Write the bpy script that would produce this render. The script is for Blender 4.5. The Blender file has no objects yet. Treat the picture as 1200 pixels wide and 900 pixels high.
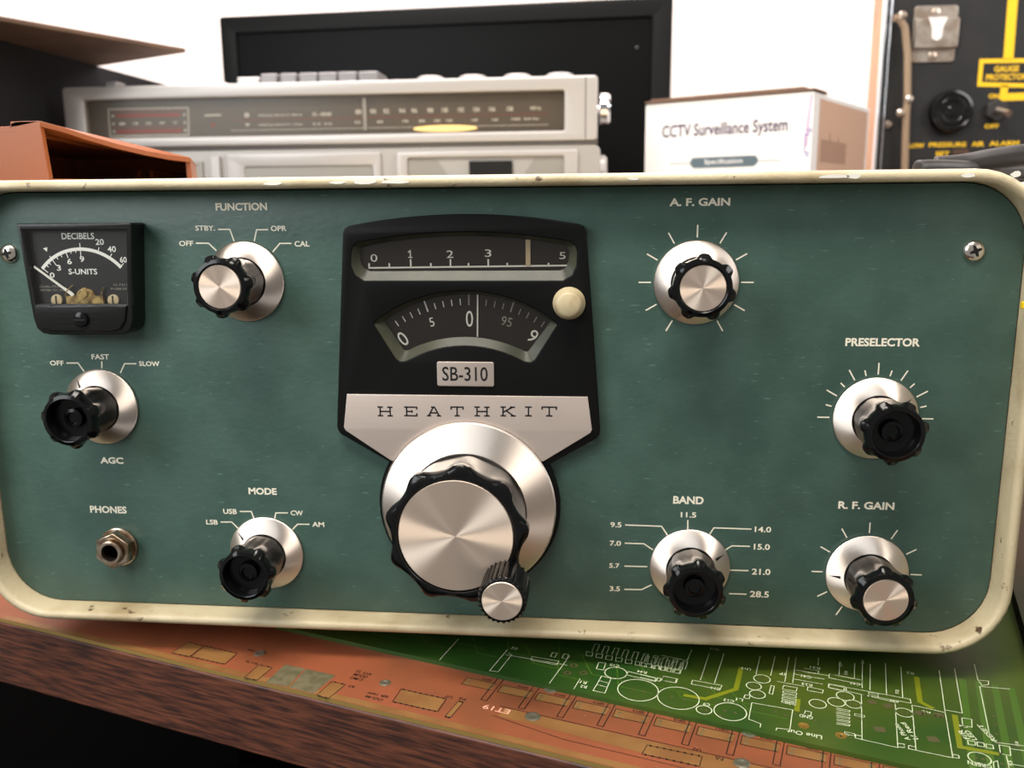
import bpy, bmesh, math, random
from mathutils import Vector, Matrix
random.seed(4)
PI = math.pi
sc = bpy.context.scene
COL = sc.collection
# ---------------------------------------------------------------- units: everything below is in millimetres,
# x to the right along the receiver's front, y away from the viewer, z up; z = 0 is the camera height,
# the desk top is z = -166 and the floor 740 mm below it.
FLOOR_Z = -906.0
def W(x, y, z):
    return Vector((x * .001, y * .001, (z - FLOOR_Z) * .001))

# ---------------------------------------------------------------- camera
def make_camera():
    cd = bpy.data.cameras.new('camera'); co = bpy.data.objects.new('camera', cd); COL.objects.link(co)
    yaw, pitch, roll = math.radians(-5.84), math.radians(11.37), math.radians(-.5)
    B = Matrix(((1, 0, 0), (0, 0, -1), (0, 1, 0)))
    Ry = Matrix(((math.cos(yaw), 0, -math.sin(yaw)), (0, 1, 0), (math.sin(yaw), 0, math.cos(yaw))))
    Rp = Matrix(((1, 0, 0), (0, math.cos(pitch), -math.sin(pitch)), (0, math.sin(pitch), math.cos(pitch))))
    Rr = Matrix(((math.cos(roll), -math.sin(roll), 0), (math.sin(roll), math.cos(roll), 0), (0, 0, 1)))
    R = Rr @ Rp @ Ry @ B
    r, d, f = R[0], R[1], R[2]
    m = Matrix((r, -d, -f)).transposed().to_4x4()
    m.translation = W(0, -300, 0)
    co.matrix_world = m
    cd.sensor_width = 36; cd.lens = 36 * 1033.6 / 1200
    cd.clip_start = .01; cd.clip_end = 50
    cd.dof.use_dof = True; cd.dof.focus_distance = .29; cd.dof.aperture_fstop = 15
    sc.camera = co
make_camera()

# ---------------------------------------------------------------- light
sc.view_settings.view_transform = 'Standard'; sc.view_settings.look = 'None'
sc.view_settings.gamma = 1; sc.view_settings.use_curve_mapping = False
sc.view_settings.exposure = 0.0
wd = bpy.data.worlds.new('world'); sc.world = wd; wd.use_nodes = True
wd.node_tree.nodes['Background'].inputs[0].default_value = (1, .96, .92, 1)
wd.node_tree.nodes['Background'].inputs[1].default_value = .3
def area(name, pos, target, sx, sy, power, color):
    l = bpy.data.lights.new(name, 'AREA'); l.shape = 'RECTANGLE'; l.size = sx; l.size_y = sy
    l.energy = power; l.color = color
    o = bpy.data.objects.new(name, l); COL.objects.link(o)
    o.location = W(*pos); o.rotation_euler = (W(*target) - W(*pos)).to_track_quat('-Z', 'Y').to_euler()
    return o
area('ceiling_lamp', (-150, -400, 850), (-60, 0, -80), .6, .22, 10.8, (1, .93, .83))
area('left_fill', (-640, -520, 330), (-170, 0, -50), .4, .5, 4.6, (.93, .98, 1))  # unseen area light, placed close on the left so the panel darkens rightward
area('wall_fill', (-500, 560, 950), (-350, 920, 150), 1.6, .2, 34, (1, .92, .9))  # added area light out of view, brightens the back wall
area('side_window', (900, -60, 520), (-60, 430, 60), .5, .5, 5.5, (1, .97, .95))

# ---------------------------------------------------------------- materials
def lin(c):
    return tuple(((v / 255) / 12.92 if v / 255 <= .04045 else ((v / 255 + .055) / 1.055) ** 2.4) for v in c) + (1,)
MATS = {}
def mat(name, rgb, rough=.5, metal=0., rgb2=None, scale=60, stretch=(1, 1, 1), lo=.4, hi=.6, bump=0., bscale=400, bstretch=(1, 1, 1),
        coat=0., aniso=0., axis='Y', spec=.5, detail=6, speck=None, emit=None, specklo=.68):
    m = bpy.data.materials.new(name); m.use_nodes = True; nt = m.node_tree; N = nt.nodes; Lk = nt.links
    b = N['Principled BSDF']
    b.inputs['Base Color'].default_value = lin(rgb); b.inputs['Roughness'].default_value = rough
    b.inputs['Metallic'].default_value = metal; b.inputs['Specular IOR Level'].default_value = spec
    if coat: b.inputs['Coat Weight'].default_value = coat; b.inputs['Coat Roughness'].default_value = .05
    if emit: b.inputs['Emission Color'].default_value = lin(rgb); b.inputs['Emission Strength'].default_value = emit
    def noise(sc_, st, det):
        tc = N.new('ShaderNodeTexCoord'); mp = N.new('ShaderNodeMapping'); mp.inputs['Scale'].default_value = st
        nz = N.new('ShaderNodeTexNoise'); nz.inputs['Scale'].default_value = sc_; nz.inputs['Detail'].default_value = det
        Lk.new(tc.outputs['Object'], mp.inputs[0]); Lk.new(mp.outputs[0], nz.inputs['Vector']); return nz
    last = None
    if rgb2:
        nz = noise(scale, stretch, detail); rp = N.new('ShaderNodeValToRGB')
        rp.color_ramp.elements[0].position = lo; rp.color_ramp.elements[1].position = hi
        rp.color_ramp.elements[0].color = lin(rgb); rp.color_ramp.elements[1].color = lin(rgb2)
        Lk.new(nz.outputs['Fac'], rp.inputs[0]); last = rp.outputs[0]
    if speck:
        nz = noise(speck[1], speck[2] if len(speck) > 2 else (1, 1, 1), 4); rp = N.new('ShaderNodeValToRGB')
        rp.color_ramp.elements[0].position = specklo; rp.color_ramp.elements[1].position = specklo + .05
        rp.color_ramp.elements[0].color = (0, 0, 0, 1); rp.color_ramp.elements[1].color = (1, 1, 1, 1)
        mx = N.new('ShaderNodeMix'); mx.data_type = 'RGBA'
        Lk.new(nz.outputs['Fac'], rp.inputs[0]); Lk.new(rp.outputs[0], mx.inputs[0])
        if last: Lk.new(last, mx.inputs[6])
        else: mx.inputs[6].default_value = lin(rgb)
        mx.inputs[7].default_value = lin(speck[0]); last = mx.outputs[2]
    if last: Lk.new(last, b.inputs['Base Color'])
    if bump:
        nz = noise(bscale, bstretch, 5); bp = N.new('ShaderNodeBump'); bp.inputs['Strength'].default_value = bump
        bp.inputs['Distance'].default_value = .0006
        Lk.new(nz.outputs['Fac'], bp.inputs['Height']); Lk.new(bp.outputs[0], b.inputs['Normal'])
    if aniso:
        b.inputs['Anisotropic'].default_value = aniso
        tg = N.new('ShaderNodeTangent'); tg.direction_type = 'RADIAL'; tg.axis = axis
        Lk.new(tg.outputs[0], b.inputs['Tangent'])
    MATS[name] = m
    return m
def glass_mat(name, tint, refl=.5, rough=.03):
    m = bpy.data.materials.new(name); m.use_nodes = True; nt = m.node_tree; N = nt.nodes; Lk = nt.links
    N.remove(N['Principled BSDF'])
    t = N.new('ShaderNodeBsdfTransparent'); t.inputs[0].default_value = lin(tint)
    g = N.new('ShaderNodeBsdfGlossy'); g.inputs['Roughness'].default_value = rough; g.inputs[0].default_value = (1, 1, 1, 1)
    fr = N.new('ShaderNodeFresnel'); fr.inputs[0].default_value = 1.45
    mu = N.new('ShaderNodeMath'); mu.operation = 'MULTIPLY'; mu.inputs[1].default_value = refl * 2
    mx = N.new('ShaderNodeMixShader'); Lk.new(fr.outputs[0], mu.inputs[0]); Lk.new(mu.outputs[0], mx.inputs[0])
    Lk.new(t.outputs[0], mx.inputs[1]); Lk.new(g.outputs[0], mx.inputs[2]); Lk.new(mx.outputs[0], N['Material Output'].inputs[0])
    MATS[name] = m; return m
mat('panel_green', (61, 88, 79), .45, rgb2=(68, 95, 86), scale=70, bump=.2, bscale=520, bstretch=(.7, 1, 1),
    speck=((88, 120, 112), 900, (.22, 1, 1.1)), specklo=.655)
mat('print_cream', (244, 237, 216), .6)
mat('cabinet_cream', (203, 188, 155), .42, rgb2=(162, 142, 106), scale=42, lo=.46, hi=.74, bump=.3, bscale=700, speck=((86, 66, 44), 150), specklo=.67)
mat('cabinet_chip', (240, 236, 226), .6)
mat('black_plastic', (13, 13, 14), .16, rgb2=(20, 20, 20), scale=300, bump=.06, bscale=900)
mat('knob_black', (12, 12, 13), .18, rgb2=(20, 20, 20), scale=180, lo=.5, hi=.75, spec=.26)
mat('escutcheon_black', (10, 10, 10), .42, bump=.05, bscale=500, spec=.2)
mat('meter_black', (17, 18, 17), .28, bump=.08, bscale=800, spec=.4)
mat('dial_black', (30, 30, 31), .5)
mat('dial_dark', (38, 30, 26), .5)
mat('print_white', (248, 248, 244), .6)
mat('print_dim', (160, 158, 148), .6)
mat('print_black', (12, 12, 12), .5)
mat('turned_aluminium', (242, 230, 220), .46, 1., aniso=1., axis='Y', bump=.02, bscale=900)
mat('cap_aluminium', (242, 222, 204), .5, .8, aniso=1., axis='Y')
mat('brushed_plate', (226, 212, 202), .45, .55, rgb2=(214, 198, 188), scale=40, stretch=(.3, 1, 1), bump=.04, bscale=1200, bstretch=(.05, 1, 1))
mat('badge_metal', (196, 182, 172), .5, .6)
mat('nickel', (205, 190, 172), .3, 1., rgb2=(150, 128, 104), scale=220)
mat('brass', (190, 150, 96), .35, 1.)
mat('screw_steel', (222, 216, 206), .22, 1.)
mat('dark_hole', (6, 5, 5), .8)
mat('bezel_rim', (52, 54, 44), .32, rgb2=(66, 66, 52), scale=90, spec=.25)
mat('pointer_tan', (205, 188, 156), .5)
mat('button_ivory', (200, 184, 148), .4, rgb2=(170, 146, 108), scale=160, lo=.5, hi=.75)
mat('meter_brass', (186, 160, 104), .5, .4, rgb2=(120, 96, 60), scale=500)
mat('white_paint', (240, 238, 230), .5)
mat('key_grey', (130, 127, 127), .35, .15)
mat('latch_white', (232, 230, 226), .4)
mat('rubber', (18, 18, 18), .8)
mat('yellow_plastic', (246, 206, 20), .5)
mat('desk_wood', (56, 31, 25), .45, rgb2=(112, 64, 45), scale=210, stretch=(.35, 4, 4), lo=.38, hi=.68, detail=9, bump=.1, bscale=200, bstretch=(.4, 5, 5))
mat('board_orange', (158, 88, 58), .42, rgb2=(136, 80, 52), scale=28, lo=.4, hi=.65, speck=((200, 148, 112), 1100), specklo=.71)
mat('board_tan', (150, 108, 62), .42, rgb2=(138, 94, 54), scale=80)
mat('board_edge', (140, 116, 60), .5)
mat('solder_grey', (132, 124, 96), .42, .2, rgb2=(112, 106, 78), scale=300)
mat('solder', (172, 166, 146), .3, .8)
mat('silk_dark', (36, 22, 15), .6)
mat('silk_pink', (244, 178, 150), .6)
mat('board_green', (42, 80, 28), .4, rgb2=(82, 98, 30), scale=14, lo=.42, hi=.66)
mat('silk_white', (222, 232, 196), .6)
mat('trace_yellow', (134, 142, 32), .35)
mat('pad_brown', (104, 100, 66), .4, .2)
mat('trace_green', (76, 112, 36), .36)
mat('gold_pad', (190, 150, 70), .3, .6)
mat('bin_orange', (148, 82, 44), .32, bump=.05, bscale=500)
mat('silver_plastic', (170, 166, 163), .38, .15)
mat('silver_bright', (184, 180, 178), .34, .2)
mat('groove_dark', (92, 88, 86), .6)
mat('tuner_dark', (112, 103, 96), .5)
mat('tuner_print', (244, 240, 236), .6)
mat('tuner_red', (176, 70, 60), .6)
mat('chrome', (235, 235, 238), .08, 1.)
mat('cassette_grey', (150, 146, 140), .3)
mat('glow_warm', (255, 214, 140), .4, emit=1.6)
mat('monitor_black', (10, 10, 10), .5, spec=.2)
mat('screen_black', (6, 6, 6), .4, spec=.1)
mat('carton_black', (24, 24, 27), .7, spec=.3)
mat('cardboard', (96, 73, 57), .85, rgb2=(84, 63, 49), scale=30, bump=.05, bscale=300)
mat('cardboard_dark', (104, 78, 60), .8)
mat('carton_white', (240, 238, 236), .45)
mat('carton_tan', (206, 170, 146), .5)
mat('carton_tan_dark', (172, 138, 118), .5)
mat('ink_violet', (62, 40, 84), .6)
mat('ink_blue', (58, 58, 170), .6)
mat('ink_lilac', (214, 186, 210), .6)
mat('ink_slate', (92, 108, 118), .6)
mat('case_black', (30, 30, 30), .55, rgb2=(36, 35, 35), scale=40, bump=.1, bscale=500, spec=.35)
mat('case_tan', (180, 138, 108), .6, rgb2=(150, 112, 86), scale=20, lo=.5, hi=.7)
mat('legend_yellow', (250, 200, 16), .5)
mat('latch_steel', (196, 186, 174), .34, .9, rgb2=(168, 150, 134), scale=80)
mat('stay_tan', (150, 128, 104), .5, .3)
mat('cable_grey', (42, 39, 38), .45)
mat('cabinet_grey', (196, 192, 184), .5)
mat('plinth_dark', (14, 14, 13), .85, spec=.1)
mat('wall_white', (238, 228, 222), .85, rgb2=(232, 222, 216), scale=3)
mat('floor_dark', (4, 4, 4), .95, spec=.05)
glass_mat('clear_cover', (255, 255, 254), .2)
glass_mat('dial_glass', (247, 246, 244), .25)
glass_mat('tuner_glass', (240, 238, 234), .2, .3)

# ---------------------------------------------------------------- mesh builder
class MB:
    def __init__(s): s.v = []; s.f = []; s.mi = []; s.sm = []
    def add(s, vs, fs, mi=0, smooth=True):
        n = len(s.v); s.v += [tuple(p) for p in vs]
        for f in fs: s.f.append([n + i for i in f]); s.mi.append(mi); s.sm.append(smooth)
        return s
    def box(s, x0, x1, y0, y1, z0, z1, mi=0):
        vs = [(x, y, z) for z in (z0, z1) for y in (y0, y1) for x in (x0, x1)]
        return s.add(vs, [(0, 2, 3, 1), (4, 5, 7, 6), (0, 1, 5, 4), (2, 6, 7, 3), (1, 3, 7, 5), (0, 4, 6, 2)], mi)
    def prism(s, poly, lo, hi, axis='y', mi=0):
        """solid from a 2-D outline; axis y: (x,z) outline, axis z: (x,y) outline, axis x: (y,z) outline"""
        n = len(poly)
        def P(p, t): return (p[0], t, p[1]) if axis == 'y' else ((p[0], p[1], t) if axis == 'z' else (t, p[0], p[1]))
        vs = [P(p, lo) for p in poly] + [P(p, hi) for p in poly]
        fs = [tuple(range(n)), tuple(range(2 * n - 1, n - 1, -1))] + [(i, i + n, (i + 1) % n + n, (i + 1) % n) for i in range(n)]
        return s.add(vs, fs, mi)
    def lathe(s, prof, c=(0, 0, 0), n=48, axis='-y', mi=0, rad=None):
        """prof: (radius, height) along the axis; rad(theta, i) adds to the radius"""
        cx, cy, cz = c; vs = []; fs = []
        for i, (r, h) in enumerate(prof):
            for k in range(n):
                t = 2 * PI * k / n; rr = r + (rad(t, i) if rad else 0); a, b = rr * math.cos(t), rr * math.sin(t)
                if axis == '-y': vs.append((cx + a, cy - h, cz + b))
                elif axis == 'x': vs.append((cx + h, cy + a, cz + b))
                else: vs.append((cx + a, cy + b, cz + h))
        for i in range(len(prof) - 1):
            for k in range(n):
                fs.append((i * n + k, i * n + (k + 1) % n, (i + 1) * n + (k + 1) % n, (i + 1) * n + k))
        if prof[0][0] > 0: fs.append(tuple(range(n - 1, -1, -1)))
        if prof[-1][0] > 0: fs.append(tuple((len(prof) - 1) * n + k for k in range(n)))
        return s.add(vs, fs, mi)
    def tube(s, pts, r, n=12, mi=0):
        pts = [Vector(p) for p in pts]; vs = []; fs = []; up = Vector((0, 0, 1))
        for i, p in enumerate(pts):
            d = (pts[min(i + 1, len(pts) - 1)] - pts[max(i - 1, 0)]).normalized()
            a = d.cross(up); a = a.normalized() if a.length > 1e-4 else Vector((1, 0, 0)); b = a.cross(d)
            rr = r[i] if isinstance(r, (list, tuple)) else r
            for k in range(n):
                t = 2 * PI * k / n; vs.append(p + a * rr * math.cos(t) + b * rr * math.sin(t))
        for i in range(len(pts) - 1):
            for k in range(n): fs.append((i * n + k, i * n + (k + 1) % n, (i + 1) * n + (k + 1) % n, (i + 1) * n + k))
        fs += [tuple(range(n - 1, -1, -1)), tuple((len(pts) - 1) * n + k for k in range(n))]
        return s.add(vs, fs, mi)
    # flat ink: F maps (u, v) to a point of the surface
    def stroke(s, pts, w, F, mi=0):
        pts = [Vector(p).to_2d() for p in pts]; n = len(pts); L = []; R = []
        closed = (pts[0] - pts[-1]).length < 1e-6 and n > 2
        if closed: pts = pts[:-1]; n -= 1
        for i in range(n):
            a = pts[i - 1] if (i or closed) else None; b = pts[(i + 1) % n] if (i < n - 1 or closed) else None
            d1 = (pts[i] - a).normalized() if a is not None else (b - pts[i]).normalized()
            d2 = (b - pts[i]).normalized() if b is not None else d1
            n1 = Vector((-d1.y, d1.x)); n2 = Vector((-d2.y, d2.x)); m = n1 + n2
            m = m.normalized() if m.length > 1e-4 else n1
            k = w / 2 / max(.45, m.dot(n1)); L.append(pts[i] + m * k); R.append(pts[i] - m * k)
        vs = [F(p.x, p.y) for p in L] + [F(p.x, p.y) for p in R]
        fs = [(i, n + i, n + (i + 1) % n, (i + 1) % n) for i in range(n if closed else n - 1)]
        return s.add(vs, fs, mi, False)
    def ring(s, c, r, w, F, mi=0, a0=0, a1=360, n=40):
        pts = [(c[0] + r * math.cos(math.radians(a0 + (a1 - a0) * i / n)), c[1] + r * math.sin(math.radians(a0 + (a1 - a0) * i / n))) for i in range(n + 1)]
        if a1 - a0 >= 360: pts[-1] = pts[0]
        return s.stroke(pts, w, F, mi)
    def poly(s, pts, F, mi=0): return s.add([F(*p) for p in pts], [tuple(range(len(pts)))], mi, False)
    def disc(s, c, r, F, mi=0, n=24, sq=1.): return s.poly([(c[0] + r * math.cos(2 * PI * i / n), c[1] + sq * r * math.sin(2 * PI * i / n)) for i in range(n)], F, mi)
    def text(s, t, c, w, h, F, mi=0, bold=.012, ang=0., flipx=1):
        vs, fs = glyphs(t, bold)
        x0 = min(v[0] for v in vs); x1 = max(v[0] for v in vs); y0 = min(v[1] for v in vs); y1 = max(v[1] for v in vs)
        ca, sa = math.cos(math.radians(ang)), math.sin(math.radians(ang)); o = []
        if w is None: w = h * (x1 - x0) / (y1 - y0)
        for x, y in vs:
            a = ((x - x0) / (x1 - x0) - .5) * w * flipx; b = ((y - y0) / (y1 - y0) - .5) * h
            o.append(F(c[0] + a * ca - b * sa, c[1] + a * sa + b * ca))
        return s.add(o, fs, mi, False)
_gl = {}
def glyphs(t, bold):
    if (t, bold) not in _gl:
        cu = bpy.data.curves.new('t', 'FONT'); cu.body = t; cu.size = 1; cu.offset = bold; cu.resolution_u = 3
        o = bpy.data.objects.new('t', cu); me = bpy.data.meshes.new_from_object(o)
        _gl[(t, bold)] = ([(v.co.x, v.co.y) for v in me.vertices], [tuple(p.vertices) for p in me.polygons])
        bpy.data.objects.remove(o); bpy.data.curves.remove(cu); bpy.data.meshes.remove(me)
    return _gl[(t, bold)]
def plate(loops, y_front, thick, bevel=0., res=2):
    """flat plate in the xz plane (first loop outside, others holes), bevelled edges; its front at y_front"""
    cu = bpy.data.curves.new('c', 'CURVE'); cu.dimensions = '2D'; cu.fill_mode = 'BOTH'
    for lp in loops:
        sp = cu.splines.new('POLY'); sp.points.add(len(lp) - 1); sp.use_cyclic_u = True
        for p, q in zip(sp.points, lp): p.co = (q[0] * .1, q[1] * .1, 0, 1)
    cu.extrude = (thick / 2 - bevel) * .1; cu.bevel_depth = bevel * .1; cu.bevel_resolution = res; cu.offset = -bevel * .1
    o = bpy.data.objects.new('c', cu); me = bpy.data.meshes.new_from_object(o)
    vs = [(v.co.x * 10, y_front + thick / 2 - v.co.z * 10, v.co.y * 10) for v in me.vertices]
    fs = [tuple(p.vertices) for p in me.polygons]
    bpy.data.objects.remove(o); bpy.data.curves.remove(cu); bpy.data.meshes.remove(me)
    return vs, fs
def rrect(x0, x1, z0, z1, r, n=8, rs=None):
    rs = rs or (r, r, r, r); out = []
    for (cx, cz, a), q in zip(((x1, z1, 0), (x0, z1, 90), (x0, z0, 180), (x1, z0, 270)), rs):
        sx = -1 if cx == x1 else 1; sz = -1 if cz == z1 else 1
        for i in range(n + 1):
            t = math.radians(a + 90 * i / n); out.append((cx + sx * q + q * math.cos(t), cz + sz * q + q * math.sin(t)))
    return out
ORG = {}
def obj(name, mb, mats, parent=None, at=(0, 0, 0), off=(0, 0, 0), bevel=0., angle=35):
    """one mesh object; mb in mm; `off` shifts the vertices into place; `at` is the object's own origin (mm, place coordinates)"""
    me = bpy.data.meshes.new(name)
    me.from_pydata([((x + off[0] - at[0]) * .001, (y + off[1] - at[1]) * .001, (z + off[2] - at[2]) * .001) for x, y, z in mb.v], [], mb.f)
    for m in (mats if isinstance(mats, (list, tuple)) else [mats]): me.materials.append(MATS[m])
    me.polygons.foreach_set('material_index', mb.mi); me.polygons.foreach_set('use_smooth', mb.sm)
    bm = bmesh.new(); bm.from_mesh(me); bmesh.ops.remove_doubles(bm, verts=bm.verts, dist=1e-7)
    bmesh.ops.recalc_face_normals(bm, faces=[f for f in bm.faces if f.smooth]); bm.to_mesh(me); bm.free()
    me.set_sharp_from_angle(angle=math.radians(angle)); me.update()
    o = bpy.data.objects.new(name, me); COL.objects.link(o); place(o, at, parent)
    if bevel:
        b = o.modifiers.new('edge', 'BEVEL'); b.width = bevel * .001; b.segments = 3; b.limit_method = 'ANGLE'; b.angle_limit = math.radians(40)
    return o
def place(o, at, parent):
    ORG[o.name] = at
    if parent is None: o.location = W(*at)
    else:
        p = ORG[parent.name]; o.parent = parent; o.location = ((at[0] - p[0]) * .001, (at[1] - p[1]) * .001, (at[2] - p[2]) * .001)
def thing(name, label, cat, at, group=None):
    o = bpy.data.objects.new(name, None); COL.objects.link(o); o.empty_display_size = .02; place(o, at, None)
    return tag(o, label, cat, group)
def tag(o, label=None, cat=None, group=None, kind=None):
    if label: o['label'] = label
    if cat: o['category'] = cat
    if group: o['group'] = group
    if kind: o['kind'] = kind
    return o
def flat(y): return lambda u, v: (u, y, v)
def level(z): return lambda u, v: (u, v, z)

# ---------------------------------------------------------------- printed matter, measured in mm
PT= [('FUNCTION', -77.71, 0.78, 18.46, 2.66), ('STBY.', -91.26, -6.42, 7.13, 1.81), ('OFF', -98.6, -11.68, 5.19, 1.83), ('OPR', -64.82, -6.68, 5.61, 1.86), ('CAL', -56.8, -11.99, 5.35, 1.92), ('OFF', -151.72, -54.74, 5.38, 1.78), ('FAST', -134.65, -52.28, 6.76, 1.95), ('SLOW', -116.22, -54.67, 7.79, 1.76), ('AGC', -134.31, -91.44, 9.06, 2.51), ('PHONES', -137.7, -110.76, 14.51, 2.82), ('MODE', -76.9, -102.02, 10.75, 2.63), ('USB', -89.95, -110.2, 5.28, 2.0), ('LSB', -97.28, -114.58, 4.55, 1.91), ('CW', -64.4, -110.11, 4.66, 1.88), ('AM', -56.48, -114.31, 4.54, 1.88), ('A. F. GAIN', 78.22, 0.96, 19.65, 2.6), ('PRESELECTOR', 139.34, -45.09, 23.85, 2.8), ('R. F. GAIN', 137.99, -101.89, 18.63, 2.78), ('BAND', 77.68, -101.5, 10.55, 2.86), ('11.5', 77.88, -106.92, 5.39, 1.96), ('9.5', 52.58, -111.3, 3.96, 1.99), ('7.0', 52.45, -118.27, 4.04, 1.94), ('5.7', 52.23, -126.8, 3.66, 1.81), ('3.5', 52.53, -135.64, 3.74, 1.9), ('14.0', 103.71, -111.58, 5.64, 2.1), ('15.0', 103.62, -118.02, 5.53, 2.19), ('21.0', 103.82, -127.36, 6.41, 2.28), ('28.5', 103.62, -135.88, 6.59, 2.38)]
PL= [[(-95.06, -11.61), (-90.46, -11.63), (-87.8, -14.18)], [(-86.61, -6.89), (-82.36, -6.92), (-81.11, -10.97)], [(-68.56, -7.12), (-72.72, -7.09), (-73.85, -11.0)], [(-60.56, -11.83), (-64.7, -11.81), (-67.46, -14.73)], [(-147.98, -54.71), (-143.48, -54.67), (-141.46, -57.88)], [(-134.27, -54.01), (-134.54, -56.54)], [(-121.09, -54.71), (-125.65, -54.75), (-127.57, -58.25)], [(-93.9, -114.43), (-89.6, -114.31), (-87.04, -117.03)], [(-86.21, -110.1), (-81.72, -109.98), (-80.84, -113.06)], [(-67.81, -110.15), (-72.37, -110.28), (-73.08, -112.95)], [(-59.83, -114.35), (-64.38, -114.48), (-66.69, -116.88)], [(77.68, -108.82), (77.8, -112.91)], [(55.83, -111.28), (68.63, -111.41), (70.91, -114.89)], [(55.81, -118.13), (62.52, -118.14), (65.77, -120.33)], [(55.82, -126.85), (63.9, -126.79)], [(55.9, -135.74), (62.07, -135.65), (65.54, -133.7)], [(99.78, -111.56), (86.84, -111.44), (84.98, -114.67)], [(99.54, -117.97), (93.32, -117.96), (90.76, -119.81)], [(99.41, -127.08), (92.56, -127.11)], [(99.14, -136.02), (93.04, -136.03)]]
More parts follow.
